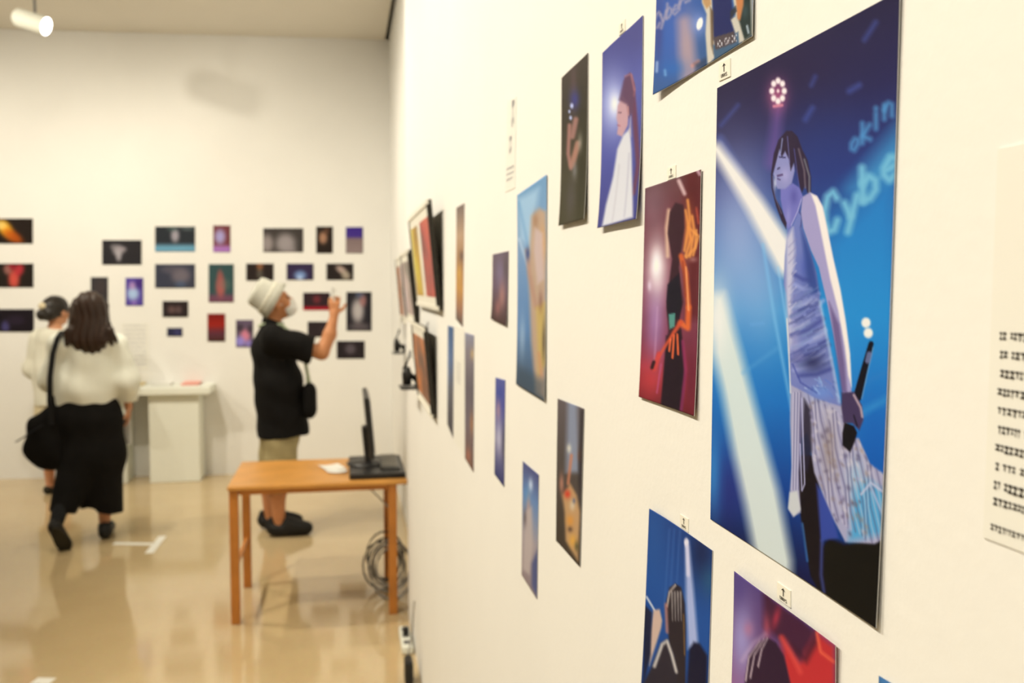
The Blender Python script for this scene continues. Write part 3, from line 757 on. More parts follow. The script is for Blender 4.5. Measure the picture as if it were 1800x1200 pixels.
def paint_gold(k):
    k.grad([(0, (120, 162, 190)), (.3, (128, 160, 188)), (.7, (92, 132, 172)), (1, (72, 84, 92))])
    k.poly([(912, 350), (950, 330), (935, 440), (915, 420)], (176, 208, 222), .8, 6)
    k.line([(914, 420), (934, 480)], 4, (206, 222, 228), .7, 2.5)
    k.line([(914, 355), (955, 560)], 4, (96, 150, 190), .5, 3)
    k.poly([(936, 380), (950, 366), (962, 372), (962, 700), (946, 690), (936, 600), (930, 470)], (204, 166, 128), .9, 4)
    k.blob(943, 388, 6, 16, (170, 130, 96), .8)
    k.blob(956, 430, 6, 34, (220, 164, 100), .8)
    k.poly([(942, 400), (956, 410), (958, 490), (946, 500), (940, 440)], (214, 188, 176), .8, 3)
    k.line([(928, 440), (932, 480), (944, 540)], 7, (186, 144, 118), .85, 3)
    k.blob(929, 446, 3.5, 12, (50, 76, 130), .9)
    k.poly([(944, 540), (960, 530), (962, 640), (950, 660)], (206, 176, 92), .85, 4)
    k.blob(958, 600, 3, 36, (72, 62, 56), .7)
    k.blob(952, 530, 4, 20, (120, 70, 60), .5)
    k.blob(920, 590, 6, 40, (176, 196, 206), .6)
    k.line([(950, 620), (955, 660)], 5, (206, 150, 110), .8, 2)
    k.poly([(911, 640), (961, 670), (961, 705), (911, 676)], (62, 78, 88), .6, 8)
right_print('photo_print', 'pale blue and gold print of a singer raising one arm',
            [(911, 343), (963, 307), (961, 705), (911, 675)], paint_gold, (44, 120), curl_edges(bottom=.003, top=.001))

def paint_spot_colour(k):
    k.grad([(0, (104, 92, 88)), (.4, (86, 76, 68)), (1, (70, 58, 46))])
    k.poly([(1000, 700), (1016, 708), (1020, 830), (996, 830)], (150, 158, 172), .85, 5)
    k.blob(1002, 788, 4, 8, (236, 226, 196), .9)
    k.blob(1021, 800, 4, 12, (150, 100, 70), .8)
    k.poly([(1022, 720), (1028, 720), (1024, 900), (1018, 850)], (48, 42, 44), .8, 3)
    k.line([(1006, 800), (1000, 850)], 5, (206, 130, 92), .85, 2)
    k.blob(989, 850, 4, 18, (206, 140, 110), .8)
    k.poly([(990, 870), (1004, 850), (1016, 870), (1022, 900), (1018, 985), (996, 950), (994, 900)], (206, 160, 106), .95, 3)
    k.blob(999, 868, 6, 8, (216, 60, 40), .95)
    k.blob(1008, 888, 5, 9, (226, 206, 170), .9)
    k.blob(1004, 915, 7, 10, (226, 150, 60), .85)
    k.blob(1011, 880, 3, 5, (80, 96, 130), .8)
    k.blob(1009, 950, 7, 12, (232, 170, 70), .9)
    k.blob(1004, 930, 5, 5, (70, 50, 44), .8)
    k.blob(1016, 960, 4, 10, (60, 66, 40), .7)
right_print('photo_print', 'brown print of a performer in a colourful costume under a grey light cone',
            [(982, 700), (1028, 718), (1021, 996), (979, 950)], paint_spot_colour, (40, 90), curl_edges(wav=.0006))

def paint_small_purple(k):
    k.grad([(0, (116, 98, 104)), (.5, (110, 88, 98)), (1, (76, 52, 46))])
    k.blob(880, 480, 8, 26, (140, 126, 150), .6)
    k.blob(884, 520, 6, 26, (196, 140, 120), .7)
    k.blob(877, 540, 5, 16, (172, 110, 100), .7)
    k.blob(890, 470, 4, 24, (92, 80, 76), .7)
right_print('photo_print', 'small mauve print beside the pale blue and gold singer print',
            [(867, 447), (895, 441), (893, 573), (866, 560)], paint_small_purple, (24, 60), curl_edges(bottom=.003))

def paint_small_blue(k):
    k.grad([(0, (92, 96, 150)), (.25, (84, 86, 150)), (.6, (150, 140, 160)), (1, (56, 60, 104))])
    k.blob(877, 720, 4, 20, (190, 150, 150), .8)
    k.blob(878, 770, 5, 30, (206, 200, 206), .75)
    k.blob(886, 780, 3, 40, (62, 62, 74), .7)
    k.blob(880, 690, 6, 12, (60, 76, 150), .6)
right_print('photo_print', 'small narrow print of a pale figure on blue under the mauve print',
            [(872, 663), (889, 668), (887, 856), (870, 833)], paint_small_blue, (24, 60))

def paint_beige_blue(k):
    k.grad([(0, (84, 86, 124)), (.25, (110, 140, 176)), (.6, (170, 156, 152)), (1, (150, 130, 124))])
    k.blob(934, 852, 4, 12, (226, 236, 240), .9)
    k.blob(928, 870, 5, 20, (80, 150, 196), .7)
    k.blob(930, 895, 4, 30, (200, 160, 140), .8)
    k.poly([(924, 900), (936, 890), (938, 960), (932, 1010), (920, 1000)], (196, 178, 164), .85, 3)
    k.blob(924, 910, 3, 16, (90, 74, 70), .7)
    k.poly([(936, 990), (948, 960), (946, 1052), (936, 1030)], (76, 84, 124), .9, 3)
right_print('photo_print', 'print of a figure in beige before blue with a small white lamp',
            [(920, 810), (948, 834), (945, 1053), (918, 1010)], paint_beige_blue, (30, 70))

def paint_orange_tall(k):
    k.grad([(0, (128, 110, 96)), (.25, (196, 160, 122)), (.5, (176, 130, 84)), (.7, (206, 150, 76)), (.88, (168, 120, 88)), (1, (104, 88, 76))])
    k.blob(812, 450, 4, 10, (96, 76, 66), .8)
    k.blob(808, 480, 4, 16, (222, 170, 80), .8)
right_print('photo_print', 'tall narrow looking orange and brown print above the white text sheet',
            [(803, 365), (817, 357), (814, 575), (802, 560)], paint_orange_tall, (20, 60))
def paint_slate(k):
    k.grad([(0, (80, 106, 136)), (.3, (104, 122, 150)), (.6, (110, 106, 104)), (1, (84, 78, 76))], 'v')
    k.blob(788, 640, 2, 60, (130, 160, 196), .7)
right_print('photo_print', 'slate blue and grey print just right of the leaning frames',
            [(788, 572), (798, 575), (797, 770), (787, 745)], paint_slate, (16, 50))
def paint_slate2(k):
    k.grad([(0, (150, 146, 152)), (.15, (140, 128, 126)), (.4, (110, 100, 100)), (.7, (118, 104, 104)), (1, (130, 96, 76))])
    k.blob(831, 622, 3, 10, (216, 180, 120), .9)
    k.blob(830, 745, 3, 22, (196, 136, 84), .8)
    k.blob(824, 800, 4, 12, (196, 120, 90), .7)
right_print('photo_print', 'grey print with small orange glints right of the white text sheet',
            [(818, 584), (834, 589), (833, 830), (818, 805)], paint_slate2, (20, 56))
# ------------------------------------------------------------------ mounted prints on the back wall
def back_print(label, rect, base, blobs=(), polys=(), stops=None):
    x0, y0, x1, y1 = rect
    def paint(k):
        k.grad(stops if stops else [(0, base), (1, base)])
        for pl in polys: k.poly(*pl)
        for b in blobs: k.blob(b[0], b[1], b[2] * 1.15, b[3] * 1.15, b[4], b[5], b[6] if len(b) > 6 else 0, -1)
    res = (max(10, int((x1 - x0) / 2)), max(10, int((y1 - y0) / 2)))
    return photo_print('photo_print', label, [(x0, y0), (x1, y0), (x1, y1), (x0, y1)], paint, res, on_back, BN,
                       lift=0.006, thick=0.006, group='photo prints on the far wall')
DK = (42, 36, 34)
back_print('landscape print with an orange streak of light on black', (-22, 384, 58, 428), (44, 34, 26),
           [(10, 402, 16, 9, (255, 176, 40), 1, .9), (24, 416, 16, 8, (206, 92, 24), .85, .6), (2, 396, 9, 6, (255, 214, 110), .9)])
back_print('black landscape print with a red and salmon figure', (-22, 463, 59, 505), (46, 38, 30),
           [(25, 490, 8, 15, (232, 92, 72), .95), (34, 474, 7, 10, (206, 60, 62), .9, .3), (14, 473, 6, 8, (190, 120, 100), .8), (22, 468, 5, 5, (170, 40, 48), .8)])
back_print('nearly black landscape print with a dim violet glow at its corner', (-22, 543, 60, 583), (40, 33, 34),
           [(10, 574, 6, 9, (92, 84, 130), .8), (28, 563, 14, 8, (58, 46, 58), .6)])
back_print('dark print of a white dancer in mid-leap', (180, 422, 249, 465), (52, 48, 46),
           [(208, 440, 8, 8, (196, 182, 172), .85), (216, 438, 6, 4, (170, 154, 146), .8), (209, 450, 4, 8, (190, 178, 168), .85), (200, 434, 5, 4, (150, 140, 132), .7)])
back_print('print of a seated white figure over a pale blue stage edge', (273, 398, 343, 442), (52, 54, 54),
           [(308, 414, 6, 10, (196, 182, 176), .85), (303, 402, 8, 4, (84, 106, 92), .6), (330, 402, 10, 3, (110, 120, 110), .6)],
           [([(260, 430), (360, 430), (360, 452), (260, 452)], (118, 172, 186), .95, 4)])
back_print('grey blue print of a hazy moving figure', (273, 464, 343, 506), (68, 68, 76),
           [(318, 484, 14, 12, (140, 124, 120), .75), (300, 474, 14, 6, (110, 100, 100), .6), (318, 500, 8, 6, (88, 104, 124), .6)])
back_print('small upright print of a lilac ball of light on dark red', (375, 396, 405, 443), (126, 66, 66),
           [(387, 416, 8, 11, (186, 176, 214), .9)], [([(370, 432), (410, 432), (410, 450), (370, 450)], (190, 130, 196), .9, 4)])
back_print('monochrome print of two pale curtain-like shapes', (463, 401, 533, 443), (74, 66, 58),
           [(470, 428, 9, 14, (176, 160, 146), .85), (502, 428, 15, 15, (178, 164, 152), .9), (512, 440, 8, 6, (160, 146, 136), .7)])
back_print('small upright black print of an orange-lit face', (556, 398, 585, 445), (50, 40, 32),
           [(568, 418, 6, 9, (200, 146, 106), .9), (574, 406, 4, 6, (120, 80, 56), .7)])
back_print('small upright print, violet above and tan below', (608, 399, 638, 445), (84, 60, 120), stops=[(0, (72, 50, 128)), (.36, (78, 56, 132)), (.46, (142, 118, 108)), (1, (156, 134, 122))])
back_print('upright print of a red figure kneeling on green', (367, 464, 411, 531), (62, 86, 80),
           [(388, 503, 7, 16, (206, 100, 88), .9), (387, 484, 4, 9, (170, 92, 80), .8), (396, 500, 10, 8, (110, 120, 100), .4)],
           [([(360, 518), (420, 518), (420, 540), (360, 540)], (128, 76, 90), .9, 4)])
back_print('dark print partly hidden by the bucket hat', (433, 463, 481, 493), (52, 42, 36),
           [(457, 466, 5, 8, (170, 110, 66), .8), (457, 482, 5, 8, (120, 110, 90), .6)])
back_print('dark violet print of a blue glowing dome', (504, 463, 551, 492), (62, 50, 72),
           [(528, 484, 9, 7, (140, 170, 206), .9), (527, 488, 4, 3, (214, 226, 236), .8)])
back_print('black print of a tilted cream figure', (574, 463, 621, 492), (50, 42, 36),
           [(600, 474, 9, 5, (206, 176, 150), .9, .6), (608, 484, 7, 6, (200, 180, 146), .85, .7)])
back_print('plain charcoal print above the long brown hair', (160, 487, 190, 534), (68, 62, 58), [(176, 505, 8, 12, (80, 66, 60), .6)])
back_print('small violet print of a pale turquoise bouquet', (221, 488, 252, 537), (96, 76, 150),
           [(234, 516, 9, 10, (190, 214, 226), .95), (233, 502, 5, 6, (206, 160, 190), .8), (245, 498, 6, 8, (70, 40, 100), .6), (236, 532, 4, 5, (170, 130, 190), .7)])
back_print('small black print of dim pink shapes', (286, 529, 331, 557), (54, 44, 40), [(302, 544, 6, 6, (120, 90, 80), .8), (314, 544, 5, 6, (120, 92, 84), .7)])
back_print('tiny dark blue landscape print', (294, 576, 321, 591), (56, 54, 74), [(312, 584, 5, 5, (84, 78, 120), .6)])
back_print('small upright red print fading to brown', (365, 551, 396, 600), (150, 44, 34), stops=[(0, (132, 36, 28)), (.4, (168, 46, 34)), (.7, (104, 56, 62)), (1, (84, 52, 42))])
back_print('small upright print of a pink figure on lilac', (415, 562, 445, 610), (110, 92, 104),
           [(431, 590, 7, 10, (236, 140, 150), .95), (422, 600, 8, 8, (166, 150, 216), .9), (438, 604, 6, 6, (160, 140, 206), .8), (422, 576, 6, 6, (60, 50, 52), .7), (440, 578, 5, 6, (64, 52, 56), .7)])
back_print('dark print with a red floor and red glow', (533, 514, 580, 545), (58, 42, 42),
           [(557, 526, 6, 6, (130, 56, 56), .85)], [([(528, 539), (585, 539), (585, 550), (528, 550)], (196, 40, 50), .95, 2.5)])
back_print('dark print behind the raised forearm', (541, 565, 590, 592), (56, 46, 44), [(572, 578, 8, 6, (74, 60, 56), .6)])
back_print('upright black print of a white-gowned dancer', (609, 513, 653, 581), (50, 46, 46),
           [(629, 546, 9, 18, (206, 192, 176), .95), (638, 528, 5, 9, (190, 130, 116), .8), (632, 518, 6, 5, (110, 120, 140), .6), (632, 574, 16, 6, (120, 106, 100), .7)])
back_print('dark landscape print of a grey cluster, lowest beside the corner', (592, 599, 641, 630), (52, 44, 42), [(616, 613, 8, 8, (112, 98, 96), .8)])

# ------------------------------------------------------------------ white text sheets
def sheet_quad(name, label, quad, place, nrm, lines, ink, cat='sheet', lift=0.001, proud=0.0004, marks=None, curl=0.0):
    """white paper with rows of printed marks; each printed row is flat ink on the paper"""
    Q = [place(*p) + np.asarray(nrm) * lift for p in quad]
    base = (Q[2] + Q[3]) / 2
    root = MB()
    B = [q - np.asarray(nrm) * lift * 0.9 for q in Q]
    root.add(Q + B, [(0, 1, 2, 3), (7, 6, 5, 4), (0, 4, 5, 1), (1, 5, 6, 2), (2, 6, 7, 3), (3, 7, 4, 0)])
    o = root.build(name, 'paper_white', loc=tuple(base))
    tag(o, label, cat)
    def at(u, v):
        p = Q[0] * (1 - u) * (1 - v) + Q[1] * u * (1 - v) + Q[2] * u * v + Q[3] * (1 - u) * v
        return p + np.asarray(nrm) * proud
    rr = random.Random(len(label))
    for (u0, u1, v, h) in lines:
        t = MB(); u = u0
        while u < u1 - 0.004:
            w_ = rr.uniform(0.012, 0.03) * (1 if u1 - u0 > .5 else .8)
            ue = min(u + w_, u1)
            # each character: two or three small bars
            hh = h * rr.uniform(.75, 1.0)
            t.add([at(u, v), at(ue, v), at(ue, v + hh * .28), at(u, v + hh * .28)], [(0, 1, 2, 3)])
            um = (u + ue) / 2
            t.add([at(um - w_ * .14, v), at(um + w_ * .14, v), at(um + w_ * .14, v + hh), at(um - w_ * .14, v + hh)], [(0, 1, 2, 3)])
            if rr.random() > .4:
                t.add([at(u, v + hh * .72), at(ue, v + hh * .72), at(ue, v + hh), at(u, v + hh)], [(0, 1, 2, 3)])
            u = ue + rr.uniform(.004, .008)
            if rr.random() < .08: u += .02
        t.build('text_line', ink, o, loc=None).location = tuple(-np.array(base))
    return o
rows = [(.06 + (0.006 * (k % 3)), .94 - .05 * (k % 4 == 2), .462 + k * .0475, .021) for k in range(8)] + [(.06, .9, .842, .024), (.06, .9, .885, .021), (.05, .42, .955, .018)]
sheet_quad('text_sheet', 'white sheet with rows of small black writing beyond the large print', [(1757, 262), (2150, 177), (2090, 1080), (1731, 944)], on_right, NR, rows, 'ink_black')
sheet_quad('text_sheet', 'narrow white sheet with pale writing high on the wall left of dark print', [(893, 178), (908, 170), (906, 330), (889, 338)], on_right, NR,
           [(.55, .85, .02, .30), (.1, .9, .74, .03), (.1, .9, .8, .03), (.1, .8, .86, .03), (.35, .6, .4, .2)], 'ink_faint')
sheet_quad('text_sheet', 'narrow white sheet with grey writing between two slate prints', [(800, 570), (816, 578), (815, 800), (799, 775)], on_right, NR,
           [(.2, .7, .3 + k * .03, .012) for k in range(6)], 'ink_faint')
sheet_quad('text_sheet', 'white sheet with pale lilac writing above the white display board', [(213, 567), (262, 567), (262, 650), (213, 650)], on_back, BN,
           [(.1, .9, .05 + k * .09, .035) for k in range(10)], 'ink_faint', lift=0.003)

# ------------------------------------------------------------------ small labels with an arrow
def arrow_label(quad, where):
    Q = [on_right(*p) + NR * 0.0009 for p in quad]
    base = (Q[2] + Q[3]) / 2
    B = [q - NR * 0.0008 for q in Q]
    o = MB().add(Q + B, [(0, 1, 2, 3), (7, 6, 5, 4), (0, 4, 5, 1), (1, 5, 6, 2), (2, 6, 7, 3), (3, 7, 4, 0)]).build('arrow_label', 'label_film', loc=tuple(base))
    tag(o, 'small white label with a black up arrow ' + where, 'label', 'arrow labels on the right wall')
    def at(u, v): return Q[0] * (1 - u) * (1 - v) + Q[1] * u * (1 - v) + Q[2] * u * v + Q[3] * (1 - u) * v + NR * 0.0003
    off = tuple(-np.array(base))
    a = MB()
    a.add([at(.47, .2), at(.53, .2), at(.53, .6), at(.47, .6)], [(0, 1, 2, 3)])
    a.add([at(.5, .12), at(.66, .3), at(.5, .24), at(.34, .3)], [(0, 1, 2, 3)])
    a.build('arrow', 'ink_black', o).location = off
    t = MB()
    for i, ch in enumerate('UNVS'):
        for st in GLYPH[ch]:
            for (p0, p1) in zip(st[:-1], st[1:]):
                x0, y0, x1, y1 = .24 + i * .14 + p0[0] * .11, .88 - p0[1] * .2, .24 + i * .14 + p1[0] * .11, .88 - p1[1] * .2
                dx, dy = x1 - x0, y1 - y0; L = math.hypot(dx, dy) + 1e-6; nx, ny = -dy / L * .016, dx / L * .016
                t.add([at(x0 + nx, y0 + ny), at(x1 + nx, y1 + ny), at(x1 - nx, y1 - ny), at(x0 - nx, y0 - ny)], [(0, 1, 2, 3)])
    t.build('lettering', 'ink_black', o).location = off
arrow_label([(1265, 112), (1285, 102), (1285, 134), (1265, 143)], 'above the large blue print')
arrow_label([(1174, 296), (1189, 290), (1189, 312), (1174, 317)], 'above the red-lit dancer print')
arrow_label([(1089, 44), (1100, 34), (1100, 54), (1089, 63)], 'above the white coat print')
arrow_label([(1197, 903), (1211, 912), (1211, 935), (1197, 925)], 'above the long-haired singer print')
arrow_label([(1368, 1022), (1391, 1038), (1391, 1068), (1368, 1051)], 'above the red and violet print')

# ------------------------------------------------------------------ frames leaning off the right wall
def leaning_frame(label, near, far, z0, z1, lean, wx, art, white_top=True, n=1):
    """near, far: y of the two ends; z0, z1 heights; lean: how far the top stands off the wall"""
    root = empty('picture_frame', (wx, (near + far) / 2, z0))
    tag(root, label, 'picture frame')
    L = far - near; H = z1 - z0
    ang = math.atan2(lean, H)
    M = Matrix.Rotation(-ang, 3, 'Y')
    T = 0.016
    Hs = math.hypot(H, lean)
    def bx(name, y0, y1, a, b, t0, t1, m, par=root):
        c = Vector((-(t0 + t1) / 2 - 0.004, (y0 + y1) / 2, (a + b) / 2))
        return MB().box(tuple(M @ c), (t1 - t0, y1 - y0, b - a), M=M).build(name, m, par)
    bx('backing_board', -L / 2, L / 2, 0, Hs, 0, T * .6, 'frame_black')  # black backing; its dark edge also represents the shade behind the leaning frame
    bx('mat', -L / 2 + .012, L / 2 - .012, .012, Hs - .012, T * .6, T * .75, 'frame_white')
    for (a, b) in ((0, .014), (Hs - .014, Hs)): bx('frame_rail', -L / 2, L / 2, a, b, T * .6, T, 'frame_white' if white_top else 'frame_black')
    for (a, b) in ((-L / 2, -L / 2 + .012), (L / 2 - .012, L / 2)): bx('frame_stile', a, b, .014, Hs - .014, T * .6, T, 'frame_black')
    for i, (m, fa, fb) in enumerate(art):
        bx('picture', -L / 2 + fa * L, -L / 2 + fb * L, Hs * .12, Hs * .86, T * .75, T * .8, m)
    hk = MB().tube([(-lean * .7, 0, H * .8), (-0.004, 0, H * 1.02)], .002, 6)
    hk.build('hanging_wire', 'cable_black', root)
    return root
def art_mat(name, stops, scale):
    m = bpy.data.materials.new(name); m.use_nodes = True
    nt = m.node_tree; b = nt.nodes['Principled BSDF']
    tc = nt.nodes.new('ShaderNodeTexCoord'); nz = nt.nodes.new('ShaderNodeTexNoise')
    nz.inputs['Scale'].default_value = scale; nz.inputs['Detail'].default_value = 2
    nt.links.new(tc.outputs['Object'], nz.inputs['Vector'])
    rp = nt.nodes.new('ShaderNodeValToRGB')
    el = rp.color_ramp.elements
    while len(el) > 1: el.remove(el[-1])
    el[0].position = stops[0][0]; el[0].color = (*lin(stops[0][1]), 1)
    for p, c in stops[1:]:
        e = el.new(p); e.color = (*lin(c), 1)
    nt.links.new(nz.outputs['Fac'], rp.inputs['Fac']); nt.links.new(rp.outputs['Color'], b.inputs['Base Color'])
    b.inputs['Roughness'].default_value = 0.4; b.inputs['Specular IOR Level'].default_value = 0.25
    MATS[name] = m
art_mat('art_yellow', [(.3, (110, 84, 40)), (.5, (190, 150, 30)), (.7, (206, 190, 50))], 5)
art_mat('art_red', [(.3, (110, 44, 44)), (.5, (186, 72, 64)), (.62, (206, 96, 60)), (.75, (190, 150, 150))], 6)
art_mat('art_brown', [(.3, (84, 60, 50)), (.5, (150, 96, 66)), (.65, (214, 130, 66)), (.8, (150, 140, 140))], 8)
art_mat('art_pastel', [(.3, (110, 110, 100)), (.5, (190, 170, 170)), (.65, (206, 196, 206)), (.8, (190, 130, 120))], 6)
pa = on_right(780, 545); pb = on_right(742, 525)
def yz(px, py): p = on_right(px, py); return p[1], p[2]
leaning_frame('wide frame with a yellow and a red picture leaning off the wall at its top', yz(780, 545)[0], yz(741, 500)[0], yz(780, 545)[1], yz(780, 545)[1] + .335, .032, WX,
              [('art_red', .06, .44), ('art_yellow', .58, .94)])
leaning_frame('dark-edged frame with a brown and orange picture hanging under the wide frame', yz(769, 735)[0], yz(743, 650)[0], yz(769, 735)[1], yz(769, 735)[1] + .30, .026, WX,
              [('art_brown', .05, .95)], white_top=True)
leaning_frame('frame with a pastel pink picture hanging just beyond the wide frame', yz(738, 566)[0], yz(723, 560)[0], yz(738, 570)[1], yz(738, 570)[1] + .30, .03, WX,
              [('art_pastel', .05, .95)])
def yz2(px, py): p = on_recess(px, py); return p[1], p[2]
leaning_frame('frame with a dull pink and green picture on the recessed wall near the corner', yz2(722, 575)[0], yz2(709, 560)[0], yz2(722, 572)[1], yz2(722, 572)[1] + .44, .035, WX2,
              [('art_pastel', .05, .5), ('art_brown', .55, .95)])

# two small black wall brackets with a jointed arm, under the far frames
def bracket(px, py, place, label, s=1.0):
    p = place(px, py)
    root = empty('wall_bracket', tuple(p)); tag(root, label, 'bracket')
    MB().box((-.008, 0, 0), (.016, .09 * s, .05 * s), bev=.004).build('wall_plate', 'black_plastic', root)
    MB().tube([(-.012, 0, 0), (-.06 * s, 0, .05 * s), (-.03 * s, 0, .12 * s)], .010 * s, 8).build('arm', 'black_plastic', root, True)
    MB().box((-.045 * s, 0, -.028 * s), (.07 * s, .15 * s, .006), bev=.002).build('tray', 'black_plastic', root)
    MB().lathe((-.05 * s, .0, -.02 * s), [(.004, 0), (.018 * s, .004), (.02 * s, .05 * s), (.012 * s, .075 * s)], 12).build('clamp_knob', 'black_plastic', root, True)
    MB().box((-.03 * s, 0, .15 * s), (.006, .12 * s, .12 * s), bev=.002).build('card', 'paper_white', root)
bracket(737, 668, on_right, 'small black bracket with a white card below the pastel picture')
bracket(712, 612, on_recess, 'small black bracket with a white card on the recessed wall by the corner', 1.1)

# ------------------------------------------------------------------ wooden table
TY0, TY1, TX0, TX1, TZ = 4.50, 5.14, -0.565, 0.30, 0.685
table = empty('folding_table', ((TX0 + TX1) / 2, (TY0 + TY1) / 2, 0)); tag(table, 'low wooden table with square honey-coloured legs carrying a monitor', 'table')
tc_ = np.array([(TX0 + TX1) / 2, (TY0 + TY1) / 2, 0])
def tbox(name, lo, hi, m, bev=.003, par=table):
    lo = np.array(lo) - tc_; hi = np.array(hi) - tc_
    return MB().box(tuple((lo + hi) / 2), tuple(hi - lo), bev=bev).build(name, m, par)
tbox('table_top', (TX0, TY0, TZ - .022), (TX1, TY1, TZ), 'table_wood', .004)
for yy in (TY0 + .03, TY1 - .05): tbox('apron', (TX0 + .05, yy, TZ - .05), (TX1 - .06, yy + .018, TZ - .022), 'leg_wood')
for xx in (TX0 + .012, TX1 - .08): tbox('apron', (xx, TY0 + .05, TZ - .05), (xx + .018, TY1 - .05, TZ - .022), 'leg_wood')
for xx in (TX0 + .005, TX1 - .095):
    for yy in (TY0 + .02, TY1 - .07):
        tbox('leg', (xx, yy, 0), (xx + .042, yy + .042, TZ - .022), 'leg_wood')
tbox('stretcher', (TX0 + .018, TY0 + .06, .26), (TX0 + .036, TY1 - .07, .285), 'leg_wood')
MB().tube([np.array((TX1 - .09, TY0 + .06, TZ - .15)) - tc_, np.array((TX1 - .2, TY0 + .06, TZ - .03)) - tc_], .005, 6).build('folding_brace', 'silver_metal', table)

# monitor standing edge-on with its base, a dark tray and a keyboard
mx, my = 0.117, 4.82
mon = empty('monitor', (mx, my, TZ)); tag(mon, 'black flat monitor turned edge-on on the wooden table', 'monitor')
R = Matrix.Rotation(math.radians(-5), 3, 'Y')
MB().box((.0, 0, .25), (.026, .50, .31), M=R, bev=.006).build('housing', 'black_plastic', mon)
sc_ = MB().box((.016, 0, .252), (.002, .47, .275), M=R).build('screen', 'screen_glass', mon)
MB().box((-.012, 0, .12), (.03, .09, .22), M=R, bev=.008).build('stand_neck', 'black_plastic', mon)
MB().lathe((0, 0, 0.0265), [(.115, 0), (.115, .008), (.05, .016), (.03, .022)], 28).build('stand_base', 'black_plastic', mon, True)
MB().box((.038, -.02, .014), (.28, .50, .027), bev=.004).build('base_tray', 'black_plastic', mon)  # dark tray under the monitor, joined on as its part
MB().box((.105, 0, .034), (.10, .34, .014), bev=.004).build('keyboard_body', 'grey_plastic', mon)  # keyboard lying on the tray, parented to the monitor
kk = MB()
for i in range(4):
    for j in range(12): kk.box((.075 + i * .02, -.15 + j * .0272, .043), (.016, .023, .006))
kk.build('keys', 'cable_grey', mon)
# papers on the table
for (px, py, w_, h_, rz, m, lb) in [(583, 822, .11, .15, .3, 'paper_white', 'white leaflet lying on the wooden table beside the monitor base'), (592, 830, .10, .07, -.2, 'paper_white', 'small white card lying before the leaflet on the wooden table')]:
    p = on_floor(px, py, TZ)
    o = MB()
    n_ = 8
    P = [(w_ * (i / n_ - .5), y_, .001 + .006 * abs(i / n_ - .5) ** 2 * 4) for y_ in (-h_ / 2, h_ / 2) for i in range(n_ + 1)]
    o.add(P, [(i, i + 1, n_ + 2 + i, n_ + 1 + i) for i in range(n_)])
    ob = o.build('leaflet', m); ob.location = (p[0], p[1], TZ + (.0005 if h_ > .1 else .004)); ob.rotation_euler = (0, 0, rz)
    tag(ob, lb, 'leaflet')

# ------------------------------------------------------------------ white display board on two plinths
def plinth(x0, x1, y0, y1, z, label):
    c = np.array([(x0 + x1) / 2, (y0 + y1) / 2, 0])
    o = MB().box((0, 0, z / 2), (x1 - x0, y1 - y0, z), bev=.004).build('plinth', 'white_paint'); o.location = c
    tag(o, label, 'plinth')
    return o
PZ = 0.745
pl0, pl1 = on_floor(264, 849), on_floor(350, 849)
py0 = pl0[1]
plinth(pl0[0], pl1[0], py0, py0 + .27, PZ, 'white box plinth holding up the display board beside the man')
q0, q1 = on_floor(190, 845)[0], on_floor(229, 845)[0]
plinth(q0, q1, py0 + .03, py0 + .30, PZ, 'white box plinth holding the display board behind the long black skirt')
board = MB().box((0, 0, .03), (pl1[0] - q0 + .16, .36, .06), bev=.004).build('display_board', 'white_paint')
board.location = ((q0 + pl1[0]) / 2 + .02, py0 + .12, PZ + .0005)
tag(board, 'thick white display board resting on two white plinths', 'display board')
BZ = PZ + .061
def flyer(px, py, w_, d_, m, label, stack=6):
    p = on_floor(px, py, BZ)
    root = MB()
    for i in range(stack):
        root.box((random.uniform(-.004, .004), random.uniform(-.004, .004), .0015 + i * .003), (w_, d_, .0028), M=Matrix.Rotation(random.uniform(-.05, .05), 3, 'Z'))
    o = root.build('leaflet_stack', m); o.location = (p[0], min(p[1], py0 + .2), BZ)
    tag(o, label, 'leaflets')
flyer(348, 668, .14, .2, 'paper_pink', 'stack of pink leaflets lying on the white display board')
flyer(300, 668, .15, .2, 'paper_white', 'stack of white leaflets in the middle of the display board', 5)
flyer(256, 668, .13, .2, 'paper_cream', 'stack of cream leaflets on the display board beside the white sleeve', 5)

# ------------------------------------------------------------------ cables and small things at the foot of the wall
def coil(name, label, c, rad, n, m, r=.006, squash=(1, .5, 1), seed=1):
    rr = random.Random(seed); pts = []
    ph = [rr.uniform(0, 6.28) for _ in range(4)]
    N = n * 22
    for i in range(N + 1):
        t = i / 22 * 2 * math.pi
        q = rad * (1 + .22 * math.sin(t * .37 + ph[0]) + .12 * math.sin(t * 1.31 + ph[1]))
        pts.append((squash[0] * q * math.cos(t) * .6, squash[1] * .10 * math.sin(t * .21 + ph[2]), rad * 1.1 + r + squash[2] * q * math.sin(t) * .78))
    zmin = min(p[2] for p in pts) - r
    pts = [(p[0], p[1], p[2] - zmin) for p in pts]
    o = MB().tube(pts, r, 6).build(name, m, None, True); o.location = c
    tag(o, label, 'cable')
coil('cable_coil', 'grey looped cable hanging at the wall behind the table leg', (.225, 4.75, .0), .16, 5, 'cable_grey', .006, seed=3)
coil('cable_coil', 'black looped cable beside the table leg and the wall', (.20, 4.95, .0), .15, 4, 'cable_black', .005, seed=8)
pq = on_floor(731, 1130)
ps = empty('power_strip', (WX - .035, pq[1], 0)); tag(ps, 'white power strip with a black plug on the floor at the wall foot', 'power strip')
MB().box((0, 0, .02), (.05, .26, .035), bev=.006).build('housing', 'white_paint', ps)
for k in range(3): MB().box((0, -.08 + k * .08, .04), (.03, .035, .006), bev=.002).build('socket', 'grey_plastic', ps)
MB().box((0, .0, .06), (.028, .03, .04), bev=.006).build('plug', 'black_plastic', ps)
